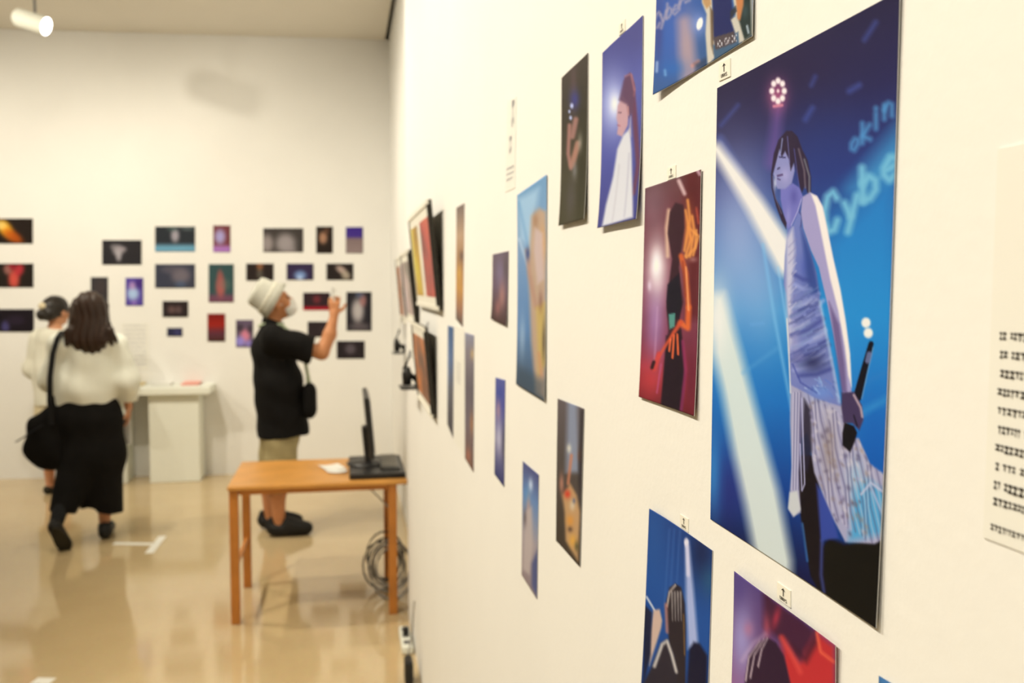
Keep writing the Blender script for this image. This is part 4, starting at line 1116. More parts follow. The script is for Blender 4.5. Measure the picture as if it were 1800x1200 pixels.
pk = on_floor(738, 1196)
ad = empty('power_adapter', (WX - .05, pk[1], 0)); tag(ad, 'black power adapter leaning at the wall foot near the floor edge', 'adapter')
MB().box((0, 0, .05), (.035, .09, .10), bev=.01).build('housing', 'black_plastic', ad)
MB().tube([(0, .04, .09), (.02, .09, .16), (.035, .12, .3)], .004, 6).build('lead', 'cable_grey', ad)

# white tape marks on the floor
def tape(pts, wd, label):
    A, B = [on_floor(*p) for p in pts]
    d = B - A; L = np.linalg.norm(d)
    o = MB().box((0, 0, .0006), (L, wd, .0008)).build('floor_tape', 'tape_white')
    o.location = tuple((A + B) / 2); o.rotation_euler = (0, 0, math.atan2(d[1], d[0]))
    tag(o, label, 'tape')
tape([(200, 955), (268, 956)], .05, 'strip of white tape on the floor running from the black shoes')
tape([(262, 972), (286, 942)], .05, 'short white tape strip on the floor pointing at the plinth')
tape([(60, 1196), (92, 1197)], .06, 'short white tape piece alone on the bare floor')

# ------------------------------------------------------------------ track lights
def track_lamp(p, target, label, power=0.0, ang=60, s=1.0, top=CEIL, seen=False):
    p = Vector(p); d = (Vector(target) - p).normalized()
    end = '' if seen else '_offscreen'
    root = empty('track_spotlight' + end, tuple(p)); tag(root, label, 'spotlight', 'ceiling track spotlights')
    MB().lathe((0, 0, 0), [(.028 * s, -.10 * s), (.042 * s, -.085 * s), (.044 * s, .045 * s), (.040 * s, .052 * s)], 20, axis=tuple(d)).build('lamp_head', 'white_paint', root, True)
    MB().lathe(tuple(d * .052 * s), [(.039 * s, 0), (.040 * s, .003 * s), (.034 * s, .006 * s)], 20, axis=tuple(d)).build('lens', 'lamp_glow', root, True)
    MB().tube([(0, 0, .03), (0, 0, top - .03 - p.z)], .009, 8).build('stem', 'grey_plastic', root)
    MB().box((0, 0, top - .045 - p.z), (.05, .10, .035), bev=.004).build('track_adapter', 'grey_plastic', root)
    if power > 0:
        l = bpy.data.lights.new('spot', 'SPOT'); l.energy = power; l.color = LT
        l.spot_size = math.radians(ang); l.spot_blend = 0.9; l.shadow_soft_size = 0.05
        l.name = 'spotlight_beam' + end
        lo = bpy.data.objects.new('spotlight_beam' + end, l); COL.objects.link(lo); lo.parent = root
        lo.location = d * .08 * s; lo.rotation_euler = d.to_track_quat('-Z', 'Y').to_euler()
TRX = -1.75
def track(lo, hi, label):
    o = box_obj('light_track', lo, hi, 'white_paint'); tag(o, label, 'track')
track((TRX - .017, -3.0, CEIL - .03), (TRX + .017, 6.1, CEIL - .0005), 'white ceiling track running along the right wall')
for i, (yy, pw) in enumerate(RIGHT_LAMPS):
    track_lamp((TRX, yy, CEIL - .20), (WX, yy + .25, 1.55), 'white spotlight on the long ceiling track aimed at ' + ('the bare wall beyond the text sheet', 'the large singer print', 'the pale blue and gold print', 'the slate prints', 'the leaning frames', 'the recessed wall')[i], pw, 125)
track((-6.4, 5.55, CEIL - .03), (-1.78, 5.584, CEIL - .0005), 'white ceiling track running across before the far wall')
for i, (xx, pw) in enumerate(BACK_LAMPS):
    track_lamp((xx, 5.567, CEIL - .20), (xx + 1.0, 8.25, 1.4), 'white spotlight on the cross track aimed at ' + ('the bare far wall', 'the orange streak print', 'the white display board')[i], pw, 102)
track_lamp((TRX, 5.7, CEIL - .20), (-0.6, 8.2, 1.4), 'white spotlight at the end of the long ceiling track aimed at the far wall', END_LAMP, 106)
pv = at_y(62, 40, 6.75)
track_lamp(tuple(pv), (pv[0] + .92, pv[1] - .18, pv[2] - .30), 'lit white spotlight under the ceiling seen with its glowing lens', 25, 50, 1.45, seen=True)
track((pv[0] - 1.6, pv[1] - .017, CEIL - .03), (pv[0] + .1, pv[1] + .017, CEIL - .0005), 'short white ceiling track carrying the lit spotlight')
# ------------------------------------------------------------------ people: bodies grown as one smooth surface
class Field:
    """smooth union of tapered limbs and ellipsoids, turned into one continuous mesh"""
    def __init__(s, lo, hi, vox):
        s.lo = np.array(lo, float); s.vox = vox
        s.n = np.ceil((np.array(hi) - s.lo) / vox).astype(int) + 1
        s.D = np.full(s.n, 0.2, np.float32)
    def _sub(s, lo, hi):
        a = np.clip(np.floor((np.array(lo) - s.lo) / s.vox).astype(int), 0, s.n - 1)
        b = np.clip(np.ceil((np.array(hi) - s.lo) / s.vox).astype(int) + 1, 1, s.n)
        g = [s.lo[k] + s.vox * np.arange(a[k], b[k]) for k in range(3)]
        P = np.stack(np.meshgrid(*g, indexing='ij'), -1).astype(np.float32)
        return (slice(a[0], b[0]), slice(a[1], b[1]), slice(a[2], b[2])), P
    def _merge(s, sl, d, k):
        o = s.D[sl]
        if k > 1e-5:
            h = np.clip(.5 + .5 * (o - d) / k, 0, 1)
            s.D[sl] = o * (1 - h) + d * h - k * h * (1 - h)
        else: s.D[sl] = np.minimum(o, d)
    def limb(s, a, b, ra, rb, k=.03, flat=(1, 1, 1)):
        a = np.array(a, float); b = np.array(b, float); f = np.array(flat, float)
        R = max(ra, rb) * f.max() + k + .05
        sl, P = s._sub(np.minimum(a, b) - R, np.maximum(a, b) + R)
        pa = (P - a) / f; ba = (b - a) / f
        h = np.clip(pa @ ba / (ba @ ba + 1e-9), 0, 1)
        d = (np.linalg.norm(pa - h[..., None] * ba, axis=-1) - (ra + (rb - ra) * h)) * f.min()
        s._merge(sl, d.astype(np.float32), k); return s
    def chain(s, pts, rs, k=.03, flat=(1, 1, 1)):
        for i in range(len(pts) - 1): s.limb(pts[i], pts[i + 1], rs[i], rs[i + 1], k, flat)
        return s
    def ball(s, c, r, k=.03, rot=None):
        c = np.array(c, float); r = np.array(r if hasattr(r, '__len__') else (r, r, r), float)
        R = r.max() + k + .05
        sl, P = s._sub(c - R, c + R)
        q = P - c
        if rot is not None: q = q @ np.array(rot)          # rot columns are the local axes
        k0 = np.linalg.norm(q / r, axis=-1); k1 = np.linalg.norm(q / (r * r), axis=-1) + 1e-6
        s._merge(sl, (k0 * (k0 - 1) / k1).astype(np.float32), k); return s
    def cut(s, p, n, zmin=-9):
        """keep the side the normal points away from"""
        n = np.array(n, float); n /= np.linalg.norm(n)
        g = [s.lo[k] + s.vox * np.arange(s.n[k]) for k in range(3)]
        d = (g[0] - p[0])[:, None, None] * n[0] + (g[1] - p[1])[None, :, None] * n[1] + (g[2] - p[2])[None, None, :] * n[2]
        d = np.where(g[2][None, None, :] > zmin, d, -1)
        s.D = np.maximum(s.D, d.astype(np.float32)); return s
    def carve(s, a, b, ra, rb):
        a = np.array(a, float); b = np.array(b, float); R = max(ra, rb) + .05
        sl, P = s._sub(np.minimum(a, b) - R, np.maximum(a, b) + R)
        pa = P - a; ba = b - a
        h = np.clip(pa @ ba / (ba @ ba + 1e-9), 0, 1)
        d = np.linalg.norm(pa - h[..., None] * ba, axis=-1) - (ra + (rb - ra) * h)
        s.D[sl] = np.maximum(s.D[sl], -d.astype(np.float32)); return s
    def ripple(s, fn):
        g = [s.lo[k] + s.vox * np.arange(s.n[k]) for k in range(3)]
        X, Y, Z = np.meshgrid(*g, indexing='ij', sparse=True)
        s.D = (s.D + fn(X, Y, Z)).astype(np.float32); return s
    def mesh(s, name, m, parent, label=None):
        D = np.pad(s.D, 1, constant_values=.2); lo = s.lo - s.vox
        S = D < 0
        nx, ny, nz = D.shape
        c = np.zeros((nx - 1, ny - 1, nz - 1), np.int8)
        off = [(i, j, k) for i in (0, 1) for j in (0, 1) for k in (0, 1)]
        for (i, j, k) in off: c += S[i:nx - 1 + i, j:ny - 1 + j, k:nz - 1 + k]
        act = np.argwhere((c > 0) & (c < 8))
        vals = np.stack([D[act[:, 0] + i, act[:, 1] + j, act[:, 2] + k] for (i, j, k) in off], 1)
        acc = np.zeros((len(act), 3)); cnt = np.zeros(len(act))
        for a in range(8):
            for b in range(a + 1, 8):
                if sum(abs(off[a][t] - off[b][t]) for t in range(3)) != 1: continue
                va, vb = vals[:, a], vals[:, b]
                x = (va < 0) != (vb < 0)
                t = np.where(x, va / (va - vb + 1e-12), 0)[:, None]
                acc += np.where(x[:, None], np.array(off[a]) * (1 - t) + np.array(off[b]) * t, 0); cnt += x
        V = lo + s.vox * (act + acc / cnt[:, None])
        idx = np.full(c.shape, -1, np.int64); idx[act[:, 0], act[:, 1], act[:, 2]] = np.arange(len(act))
        faces = []
        for ax in range(3):
            o1, o2 = (ax + 1) % 3, (ax + 2) % 3
            sl0 = [slice(None)] * 3; sl1 = [slice(None)] * 3
            sl0[ax] = slice(0, -1); sl1[ax] = slice(1, None)
            A, B = S[tuple(sl0)], S[tuple(sl1)]
            for flip, mask in ((0, A & ~B), (1, ~A & B)):
                e = np.argwhere(mask)
                if len(e) == 0: continue
                q = []
                for (u, w_) in ((0, 0), (-1, 0), (-1, -1), (0, -1)):
                    r = e.copy(); r[:, o1] += u; r[:, o2] += w_
                    q.append(idx[r[:, 0], r[:, 1], r[:, 2]])
                q = np.stack(q, 1)
                faces.append(q[:, ::-1] if flip else q)
        Fc = np.concatenate(faces)
        me = bpy.data.meshes.new(name)
        me.from_pydata(V.tolist(), [], Fc.tolist())
        me.polygons.foreach_set('use_smooth', [True] * len(Fc))
        me.materials.append(MATS[m]); me.update()
        o = bpy.data.objects.new(name, me); COL.objects.link(o); o.parent = parent
        if label: o['label'] = label
        return o
def unit(v): v = np.array(v, float); return v / (np.linalg.norm(v) + 1e-9)
def add_hand(F, wrist, d, n, thumb_side, curl=.5, s=1.0):
    """palm plus five separate bent fingers. d: towards the fingertips, n: palm normal"""
    d = unit(d); n = unit(np.array(n) - d * np.dot(n, d)); t = np.cross(d, n) * thumb_side
    W = np.array(wrist, float); K = W + d * .085 * s
    F.limb(W, W + d * .02 * s, .024 * s, .026 * s, .012)
    for off in (-.022, 0, .022): F.limb(W + d * .02 * s + t * off * .7 * s, K + t * off * s, .016 * s, .013 * s, .01)
    for off, L in ((.030, .070), (.0102, .078), (-.0102, .072), (-.030, .056)):
        p0 = K + t * off * s - d * .005 * s
        a1, a2, a3 = curl * .55, curl * 1.35, curl * 1.9
        p1 = p0 + (d * math.cos(a1) + n * math.sin(a1)) * L * .48 * s
        p2 = p1 + (d * math.cos(a2) + n * math.sin(a2)) * L * .34 * s
        p3 = p2 + (d * math.cos(a3) + n * math.sin(a3)) * L * .26 * s
        F.chain([p0, p1, p2, p3], [.0095 * s, .0088 * s, .008 * s, .007 * s], .003)
    p0 = W + d * .03 * s + t * .026 * s
    p1 = p0 + unit(d * .55 + t * .8 + n * .25) * .042 * s
    p2 = p1 + unit(d * .85 + t * .35 + n * (.2 + curl * .5)) * .036 * s
    F.chain([p0, p1, p2], [.014 * s, .0105 * s, .0085 * s], .006)
def add_head(F, c, tilt=0.0, turn=0.0, w_=.074):
    """head with nose, lips, chin, brow, ears; tilt > 0 looks up; local +y is forward. returns rotation"""
    ct, st = math.cos(tilt), math.sin(tilt)
    Rx = np.array([[1, 0, 0], [0, ct, -st], [0, st, ct]])
    cz, sz = math.cos(turn), math.sin(turn)
    R = np.array([[cz, -sz, 0], [sz, cz, 0], [0, 0, 1]]) @ Rx
    c = np.array(c, float)
    f = lambda x, y, z: c + R @ np.array([x, y, z])
    F.ball(f(0, -.012, .025), (w_, .094, .09), .02, R)
    F.ball(f(0, .018, -.035), (w_ * .82, .07, .078), .03, R)
    F.limb(f(0, .055, -.088), f(0, .05, -.08), .024, .026, .025)
    F.limb(f(0, .086, .012), f(0, .100, -.022), .009, .0135, .012)
    F.limb(f(-.012, .084, -.024), f(.012, .084, -.024), .010, .010, .008)
    F.limb(f(-.015, .079, -.052), f(.015, .079, -.052), .008, .008, .008)
    F.limb(f(-.03, .074, .034), f(.03, .074, .034), .012, .012, .012)
    for sx in (-1, 1):
        F.ball(f(sx * (w_ + .004), -.005, -.012), (.010, .022, .032), .006, R)
        F.ball(f(sx * .045, .055, -.03), .022, .03)
    return f, R
def eyes(parent, f, m_lid='eye_dark'):
    for sx in (-1, 1):
        p = f(sx * .031, .080, .012)
        MB().lathe(tuple(p - np.array([0, 0, .006])), [(.002, 0), (.011, .004), (.012, .006), (.011, .009), (.002, .012)], 12).build('eye', m_lid, parent, True)

# ---------- man taking a picture: bucket hat, mask, black shirt, khaki shorts
base = on_floor(492, 946)
MX, MY = base[0], base[1] + 0.16
man = empty('person', (MX, MY, 0), math.radians(-90) + math.radians(6))
tag(man, 'person in a grey bucket hat, face mask and black T-shirt raising a phone', 'person')
F = Field((-.42, -.32, -.0), (.42, .62, 1.72), .006)
HC_ = (.0, -.01, 1.535)
f, Rh = add_head(F, HC_, tilt=.38)
F.limb((0, -.055, 1.36), (0, -.03, 1.46), .062, .055, .03)
F.limb((0, -.03, 1.22), (0, -.01, .95), .145, .15, .05, (1.12, .85, 1))
F.limb((0, -.01, .95), (0, -.005, .80), .15, .14, .05, (1.12, .85, 1))
F.limb((-.16, -.04, 1.31), (.16, -.04, 1.31), .06, .06, .05)
shR, elR, wrR = np.array((.19, -.03, 1.305)), np.array((.20, .265, 1.215)), np.array((.15, .35, 1.45))
F.chain([shR, elR], [.058, .045], .03); F.chain([elR, (elR + wrR) / 2 + np.array((.0, .012, 0)), wrR], [.045, .042, .027], .02)
add_hand(F, wrR, (-.05, .04, 1), (-1, .15, 0), -1, .75)
shL, elL, wrL = np.array((-.19, -.03, 1.305)), np.array((-.245, -.03, 1.03)), np.array((-.265, .03, .80))
F.chain([shL, elL, wrL], [.056, .043, .027], .025)
add_hand(F, wrL, (.02, .12, -.99), (.9, .1, .1), 1, .6)
for sx, fy in ((1, .0), (-1, -.05)):
    F.chain([(sx * .09, 0, .82), (sx * .10, fy + .01, .46), (sx * .10, fy - .025, .30), (sx * .10, fy - .02, .085)], [.095, .062, .056, .038], .03)
    F.limb((sx * .10, fy - .03, .05), (sx * .11, fy + .11, .04), .035, .03, .02)
F.mesh('body', 'skin_tan', man)
eyes(man, f)
S = Field((-.46, -.34, .55), (.46, .40, 1.48), .007)                      # loose T-shirt
S.limb((0, -.035, 1.22), (0, -.005, .98), .165, .175, .05, (1.12, .86, 1))
S.limb((0, .0, .98), (0, .025, .62), .178, .19, .05, (1.1, .88, 1))
S.limb((-.17, -.04, 1.315), (.17, -.04, 1.315), .072, .072, .05)
S.limb((0, -.05, 1.33), (0, -.035, 1.40), .085, .07, .03)
S.limb(shR, shR + (elR - shR) * .78, .082, .094, .04); S.limb(shL, shL + (elL - shL) * .75, .082, .088, .04)
S.cut((0, 0, .66), (0, .05, -1)); S.cut((0, 0, 1.415), (0, .25, 1))
S.cut(shR + (elR - shR) * .80, elR - shR, 1.10)
S.ripple(lambda X, Y, Z: .004 * np.sin(Z * 34 + X * 12 + np.sin(Y * 21)) + .003 * np.sin(Y * 40 + Z * 14))
S.mesh('shirt', 'cloth_black', man)
S = Field((-.34, -.26, .24), (.34, .28, .80), .008)                       # shorts
S.limb((0, .0, .78), (0, 0, .64), .15, .15, .04, (1.1, .86, 1))
for sx, fy in ((1, .0), (-1, -.045)): S.limb((sx * .085, fy * .5, .68), (sx * .105, fy - .005, .26), .108, .100, .03)
S.cut((0, 0, .305), (0, 0, -1)); S.cut((0, 0, .77), (0, 0, 1))
S.ripple(lambda X, Y, Z: .003 * np.sin(Z * 40 + Y * 25))
S.mesh('shorts', 'cloth_khaki', man)
for sx, fy in ((1, .0), (-1, -.05)):                                      # clogs
    S = Field((sx * .11 - .09, fy - .14, -.005), (sx * .11 + .09, fy + .25, .15), .006)
    S.limb((sx * .105, fy - .05, .05), (sx * .115, fy + .15, .045), .048, .050, .02, (1, 1, .9))
    S.limb((sx * .108, fy + .04, .085), (sx * .115, fy + .12, .06), .045, .04, .02)
    S.limb((sx * .105, fy - .075, .07), (sx * .105, fy - .07, .11), .03, .022, .02)
    S.carve((sx * .10, fy - .02, .12), (sx * .10, fy - .02, .2), .040, .05)
    S.cut((0, 0, .0), (0, 0, -1))
    S.mesh('shoe', 'shoe_black', man)
ax = Rh @ np.array((0, -.62, .78)); hc = f(0, -.022, .040)                # bucket hat worn tilted back
hat = MB().lathe(tuple(hc), [(.134, -.040), (.138, -.037), (.116, .020), (.109, .026), (.101, .100), (.090, .120), (.05, .127), (.004, .128)], 32, axis=tuple(ax)).build('bucket_hat', 'cloth_grey', man, True)
MB().lathe(tuple(hc + unit(ax) * .018), [(.1180, 0), (.1190, .004), (.1150, .013), (.1120, .016)], 32, axis=tuple(ax)).build('hat_band', 'cloth_offwhite', hat, True)
S = Field((-.12, -.02, 1.36), (.12, .17, 1.60), .006)                     # mask
S.ball(f(0, .052, -.058), (.064, .052, .058), .01, Rh); S.limb(f(0, .09, -.03), f(0, .085, -.075), .024, .028, .02)
S.cut(f(0, .034, -.05), Rh @ np.array((0, -1, 0)))
S.mesh('face_mask', 'mask_white', man)
for sx in (-1, 1):
    MB().tube([f(sx * .062, .045, -.03), f(sx * .078, .01, -.012), f(sx * .08, -.012, .01)], .002, 6).build('mask_strap', 'mask_white', man)
S = Field((.0, .02, .74), (.30, .30, 1.06), .007)                         # pouch on the hip
S.limb((.13, .185, .84), (.13, .185, .95), .062, .058, .02, (1, .75, 1)); S.limb((.07, .195, .84), (.07, .195, .95), .055, .055, .04, (1, .7, 1))
bag = S.mesh('pouch', 'cloth_black', man); bag['label'] = 'black pouch on a pale green strap'
st = [(.12, .18, .99), (.115, .178, 1.06), (.10, .160, 1.18), (.085, .115, 1.30), (.075, .02, 1.395), (.05, -.085, 1.40), (0, -.12, 1.385), (-.05, -.085, 1.40), (-.075, .02, 1.395), (-.06, .115, 1.30), (-.02, .165, 1.18), (.04, .185, 1.06), (.06, .195, .99)]
MB().tube(st, .011, 8).build('strap', 'strap_green', bag, True)
# phone held in the raised hand
pm = man.matrix_basis
ph = empty('phone', tuple(pm @ Vector((.115, .352, 1.52))), man.rotation_euler.z)
tag(ph, 'slim pale phone held up in the raised hand of the hatted person', 'phone')
MB().box((0, 0, .045), (.072, .009, .150), bev=.003).build('case', 'paper_white', ph)
MB().box((0, -.005, .045), (.066, .001, .142)).build('screen', 'screen_glass', ph)
MB().box((.018, .006, .098), (.026, .003, .026), bev=.001).build('camera_bump', 'grey_plastic', ph)

# ---------- person with long brown hair, white blouse, long black skirt, walking away
wb = on_floor(160, 948)
fa = math.atan2(wb[1], wb[0]) - math.pi / 2
wa = empty('person', (wb[0], wb[1], 0), fa)
tag(wa, 'person with long brown hair, white blouse and long black skirt walking away', 'person')
F = Field((-.36, -.34, .0), (.40, .32, 1.62), .006)
f, Rh = add_head(F, (.03, .02, 1.485), 0, -.25, .070)
F.limb((.02, .0, 1.30), (.03, .01, 1.42), .05, .046, .03)
F.limb((.01, 0, 1.22), (.0, .0, 1.02), .115, .10, .05, (1.15, .8, 1)); F.limb((.0, 0, 1.02), (.0, 0, .86), .10, .13, .05, (1.15, .85, 1))
F.limb((-.14, 0, 1.27), (.17, 0, 1.27), .045, .045, .04)
sR, eR, wR = np.array((.18, 0, 1.265)), np.array((.235, -.02, 1.03)), np.array((.245, .04, .86))
F.chain([sR, eR, wR], [.045, .037, .024], .025); add_hand(F, wR, (.02, .12, -1), (-1, .1, 0), -1, .45, .92)
sL, eL, wL = np.array((-.15, 0, 1.265)), np.array((-.20, .06, 1.04)), np.array((-.16, .20, .93))
F.chain([sL, eL, wL], [.045, .037, .024], .025); add_hand(F, wL, (.2, .7, .5), (.6, -.2, .6), 1, .7, .92)
F.chain([(.07, 0, .86), (.08, .05, .48), (.085, .04, .30), (.085, .035, .09)], [.085, .056, .05, .034], .03)
F.limb((.085, .02, .05), (.10, .15, .035), .032, .028, .02)
F.chain([(-.07, 0, .86), (-.10, .02, .47), (-.15, -.10, .31), (-.195, -.20, .17)], [.085, .056, .052, .034], .03)
F.limb((-.195, -.215, .155), (-.165, -.155, .05), .032, .028, .02)
F.mesh('body', 'skin', wa); eyes(wa, f)
S = Field((-.20, -.24, 1.16), (.26, .18, 1.66), .006)                     # hair
S.ball((.03, -.005, 1.505), (.098, .112, .112), .02)
S.limb((.025, -.055, 1.50), (.02, -.075, 1.32), .098, .115, .03, (1.0, .62, 1))
for i in range(13):
    x = -.125 + i * .0245; L = 1.25 + .035 * abs(math.sin(i * 2.3)) + .02 * (abs(x - .02) > .09)
    S.limb((x * .85 + .005, -.085, 1.36), (x + .01, -.10 + .02 * math.cos(i * 1.7), L), .026, .010, .018, (1, .9, 1))
for sx in (-1, 1): S.limb((.03 + sx * .08, .01, 1.52), (.025 + sx * .11, -.03, 1.30), .035, .026, .02)
S.carve((.03 - math.sin(-.25) * .16, .16, 1.40), (.03, .16, 1.50), .075, .07)
S.ripple(lambda X, Y, Z: .0035 * np.sin(X * 150 + np.sin(Z * 25) * 1.6))
S.mesh('hair', 'hair_brown', wa)
S = Field((-.36, -.26, .78), (.40, .34, 1.42), .007)                      # blouse
S.limb((.01, 0, 1.22), (.0, -.01, .98), .135, .150, .05, (1.18, .85, 1)); S.limb((0, -.01, .98), (.0, 0, .92), .150, .150, .04, (1.18, .85, 1))
S.limb((-.15, 0, 1.275), (.18, 0, 1.275), .062, .062, .05); S.limb((.02, 0, 1.28), (.025, 0, 1.345), .08, .058, .03)
S.chain([sR, eR + np.array((.0, 0, 0)), wR + np.array((-.005, -.005, .045))], [.070, .086, .066], .04)
S.chain([sL, eL, wL + np.array((0, 0, .03))], [.068, .078, .058], .04)
S.cut((0, 0, 1.345), (0, .1, 1)); S.cut(wR + np.array((0, 0, .035)), (0, .1, -1))
S.ripple(lambda X, Y, Z: .004 * np.sin(Z * 26 + X * 22 + np.sin(Y * 18)) + .003 * np.sin(X * 46))
S.mesh('blouse', 'cloth_white', wa)
S = Field((-.30, -.30, .10), (.32, .30, 1.02), .007)                      # skirt
S.limb((0, 0, .93), (.005, .0, .80), .142, .166, .04, (1.18, .88, 1))
S.limb((.005, 0, .80), (.03, .0, .56), .166, .168, .05, (1.15, .88, 1))
S.limb((.03, .0, .56), (.085, .03, .15), .168, .115, .05, (1.05, .9, 1))
S.limb((-.03, -.0, .60), (-.150, -.115, .25), .14, .078, .05, (1.0, .95, 1))
S.cut((0, 0, .955), (0, 0, 1)); S.cut((.1, 0, .175), (-.20, 0, -1))
S.carve((-.015, -.30, .15), (-.015, .3, .17), .062, .062)
S.carve((-.100, -.24, .19), (-.045, -.20, .37), .024, .008)
S.ripple(lambda X, Y, Z: .004 * np.sin(X * 38 + Z * 3) * np.clip((.9 - Z) * 2, 0, 1))
S.mesh('skirt', 'cloth_black', wa)
S = Field((-.26, -.28, .10), (-.10, -.02, .34), .005)                     # dark sock on the lifted foot
S.chain([(-.150, -.10, .31), (-.195, -.20, .17)], [.056, .040], .01); S.cut((-.158, -.12, .285), (.3, .55, .8))
S.mesh('sock', 'cloth_dark', wa)
S = Field((-.02, -.12, -.005), (.22, .28, .15), .005)
S.limb((.085, -.03, .045), (.11, .16, .038), .042, .042, .02); S.limb((.086, .0, .075), (.09, .04, .085), .044, .04, .02)
S.carve((.085, .01, .11), (.085, .0, .2), .034, .04); S.cut((0, 0, 0), (0, 0, -1))
S.mesh('shoe', 'shoe_black', wa)
S = Field((-.30, -.36, -.002), (-.08, -.02, .27), .005)                   # lifted shoe standing on its toe, sole turned back
A, B = np.array((-.200, -.245, .165)), np.array((-.150, -.165, .028))
S.limb(A, B, .042, .044, .02); S.limb(A + np.array((0, .035, .01)), B + np.array((0, .03, .01)), .036, .034, .02)
S.cut((0, 0, .0), (0, 0, -1))
S.mesh('shoe', 'shoe_black', wa)
d_ = unit(B - A); nrm_ = unit(np.array((0, -1, 0)) - d_ * np.dot((0, -1, 0), d_))
so = MB(); ring0 = []; ring1 = []
tx_ = np.cross(d_, nrm_)
for k in range(24):
    t = 2 * math.pi * k / 24
    q = (A + B) / 2 + d_ * math.cos(t) * (.115 + .0) + tx_ * math.sin(t) * .038 * (1.08 + .12 * math.cos(t))
    ring0.append(q + nrm_ * .036); ring1.append(q + nrm_ * .047)
so.add(ring0 + ring1, [tuple(range(24)), tuple(range(47, 23, -1))] + [(k, (k + 1) % 24, 24 + (k + 1) % 24, 24 + k) for k in range(24)])
so.build('shoe_sole', 'sole_dark', wa)
# folded white paper in her right hand
M_ = wa.matrix_basis
lf = MB().add([(-.004, -.05, -.14), (-.004, .05, -.14), (-.004, .05, .03), (-.004, -.05, .03), (.006, -.05, -.14), (.006, .05, -.14), (.001, .05, .03), (.001, -.05, .03)],
              [(0, 1, 2, 3), (7, 6, 5, 4), (0, 4, 5, 1), (1, 5, 6, 2), (2, 6, 7, 3), (3, 7, 4, 0)]).build('leaflet', 'paper_white')
lf.location = M_ @ Vector((.220, .06, .745)); lf.rotation_euler = (0, 0, fa + .9)
tag(lf, 'folded white leaflet held in the hand of the long-haired person', 'leaflet')
# black shoulder bag hanging at her left side
bg = empty('shoulder_bag', tuple(M_ @ Vector((-.255, -.03, .48)))); bg.rotation_euler = (0, 0, fa)
tag(bg, 'slouchy black shoulder bag hanging beside the long black skirt', 'bag')
S = Field((-.16, -.12, -.03), (.18, .12, .46), .006)
S.limb((.03, 0, .12), (.06, 0, .30), .105, .080, .05, (1.0, .62, 1)); S.limb((-.045, 0, .17), (.0, 0, .29), .075, .06, .05, (1, .62, 1))
S.limb((.07, 0, .08), (.10, 0, .22), .075, .06, .05, (1, .6, 1)); S.limb((-.02, 0, .30), (.05, 0, .36), .05, .03, .04, (1, .6, 1))
S.ripple(lambda X, Y, Z: .005 * np.sin(X * 30 + Z * 24))
S.mesh('bag_body', 'cloth_black', bg)
def belt(pts, w_, t_, name, parent, m='cloth_dark'):
    mb = MB(); P = []
    for i, p in enumerate(pts):
        p = np.array(p, float)
        P += [p + np.array((-w_ / 2, -t_ / 2, 0)), p + np.array((w_ / 2, -t_ / 2, 0)), p + np.array((w_ / 2, t_ / 2, 0)), p + np.array((-w_ / 2, t_ / 2, 0))]
    fs = [(i * 4 + k, i * 4 + (k + 1) % 4, i * 4 + 4 + (k + 1) % 4, i * 4 + 4 + k) for i in range(len(pts) - 1) for k in range(4)] + [(0, 1, 2, 3), tuple(4 * len(pts) - 4 + k for k in (3, 2, 1, 0))]
    return mb.add(P, fs).build(name, m, parent)
belt([(.05, -.07, .30), (.045, -.10, .45), (.05, -.105, .60), (.07, -.095, .75), (.10, -.075, .85), (.125, .02, .885), (.12, .12, .84), (.09, .15, .70), (.06, .12, .50), (.05, .05, .32)], .034, .006, 'shoulder_strap', bg)
belt([(.0, -.05, .30), (-.05, -.06, .27), (-.10, -.06, .235), (-.15, -.06, .205)], .012, .022, 'strap_tail', bg)

# ---------- person with a black bun in a white top, further back
wq = on_floor(104, 868)
qb = math.atan2(wq[1], wq[0]) - math.pi / 2
bp_ = empty('person', (wq[0], wq[1], 0), qb - math.radians(50))
tag(bp_, 'person with black hair in a bun and a loose white top by the far wall', 'person')
F = Field((-.36, -.30, .0), (.36, .34, 1.60), .006)
f, Rh = add_head(F, (0, .03, 1.455), 0, 0, .070)
F.limb((0, .0, 1.27), (0, .015, 1.39), .05, .046, .03)
F.limb((0, 0, 1.20), (0, 0, 1.0), .11, .10, .05, (1.15, .8, 1)); F.limb((0, 0, 1.0), (0, 0, .84), .10, .13, .05, (1.15, .85, 1))
F.limb((-.15, 0, 1.24), (.15, 0, 1.24), .045, .045, .04)
for sx in (-1, 1):
    sh, el, wr = np.array((sx * .165, 0, 1.235)), np.array((sx * .215, -.02, 1.0)), np.array((sx * .20, .12, .84))
    F.chain([sh, el, wr], [.044, .036, .024], .025); add_hand(F, wr, (0, .5, -.8), (-sx, .1, 0), sx, .5, .9)
    F.chain([(sx * .075, 0, .84), (sx * .08, .01, .46), (sx * .08, -.02, .30), (sx * .08, -.015, .09)], [.085, .056, .05, .032], .03)
    F.limb((sx * .08, -.025, .045), (sx * .09, .11, .032), .031, .026, .02)
F.mesh('body', 'skin', bp_); eyes(bp_, f)
S = Field((-.13, -.20, 1.30), (.13, .16, 1.60), .006)
S.ball((0, .015, 1.478), (.088, .104, .096), .02); S.ball((0, -.055, 1.425), (.066, .05, .05), .03)
S.carve((0, .175, 1.40), (0, .175, 1.48), .10, .095)
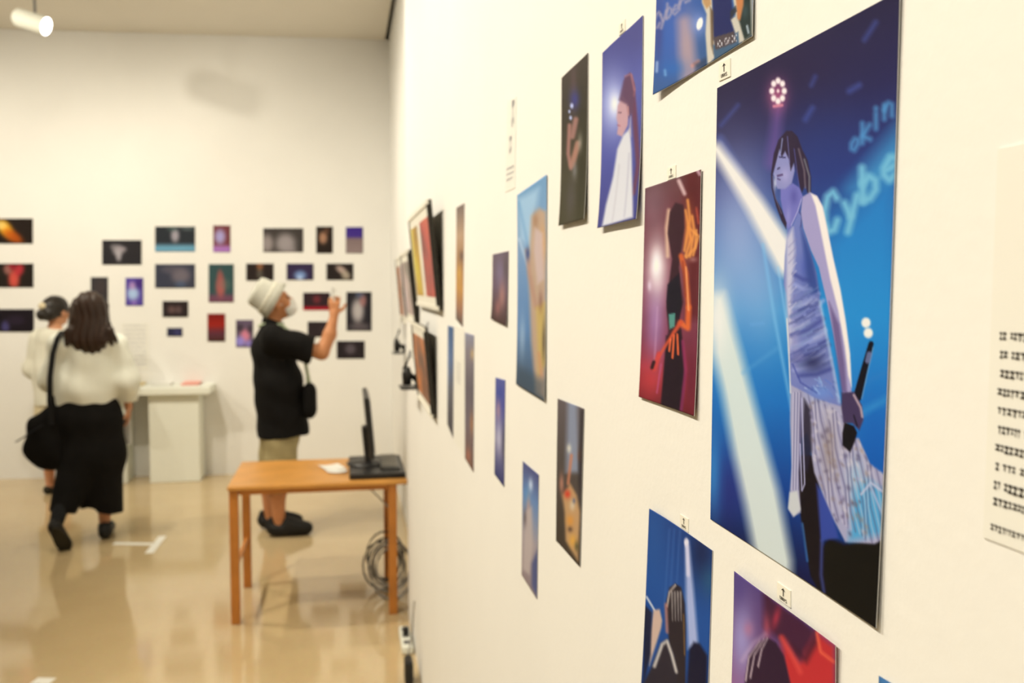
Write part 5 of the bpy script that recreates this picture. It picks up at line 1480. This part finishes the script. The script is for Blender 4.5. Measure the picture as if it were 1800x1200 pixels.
S.ball((0, -.105, 1.425), (.046, .042, .044), .012)
S.ripple(lambda X, Y, Z: .002 * np.sin(X * 150 + Z * 40))
hair = S.mesh('hair', 'hair_black', bp_)
S = Field((-.10, -.16, 1.38), (.10, .0, 1.56), .005)
S.ball((-.02, -.078, 1.490), (.042, .026, .030), .008); hc_ = S.mesh('hair_clip', 'cloth_beige', bp_); hc_['label'] = 'pale beige hair clip'
S = Field((-.36, -.28, .62), (.36, .34, 1.36), .007)
S.limb((0, 0, 1.20), (0, 0, .95), .130, .150, .05, (1.2, .88, 1)); S.limb((0, 0, .95), (0, 0, .70), .150, .165, .05, (1.15, .9, 1))
S.limb((-.15, 0, 1.245), (.15, 0, 1.245), .060, .060, .05); S.limb((0, 0, 1.25), (0, .01, 1.315), .08, .058, .03)
for sx in (-1, 1):
    S.chain([(sx * .165, 0, 1.235), (sx * .215, -.02, 1.0), (sx * .205, .09, .88)], [.066, .076, .056], .04)
S.cut((0, 0, 1.312), (0, .1, 1)); S.cut((0, 0, .72), (0, 0, -1))
S.ripple(lambda X, Y, Z: .004 * np.sin(Z * 24 + X * 20 + np.sin(Y * 18)) + .003 * np.sin(X * 40))
S.mesh('blouse', 'cloth_offwhite', bp_)
S = Field((-.28, -.26, .20), (.28, .28, .86), .008)
S.limb((0, 0, .84), (0, 0, .66), .135, .158, .04, (1.15, .88, 1)); S.limb((0, 0, .66), (0, 0, .22), .158, .165, .04, (1.05, .85, 1))
S.cut((0, 0, .80), (0, 0, 1)); S.cut((0, 0, .27), (0, 0, -1))
S.ripple(lambda X, Y, Z: .004 * np.sin(X * 44 + Y * 44))
S.mesh('skirt', 'cloth_beige', bp_)
for sx in (-1, 1):
    S = Field((sx * .085 - .09, -.12, -.005), (sx * .085 + .09, .22, .10), .005)
    S.limb((sx * .08, -.035, .035), (sx * .092, .125, .032), .036, .036, .02); S.carve((sx * .08, -.01, .09), (sx * .08, .04, .10), .035, .035); S.cut((0, 0, 0), (0, 0, -1))
    S.mesh('shoe', 'sole_dark', bp_)
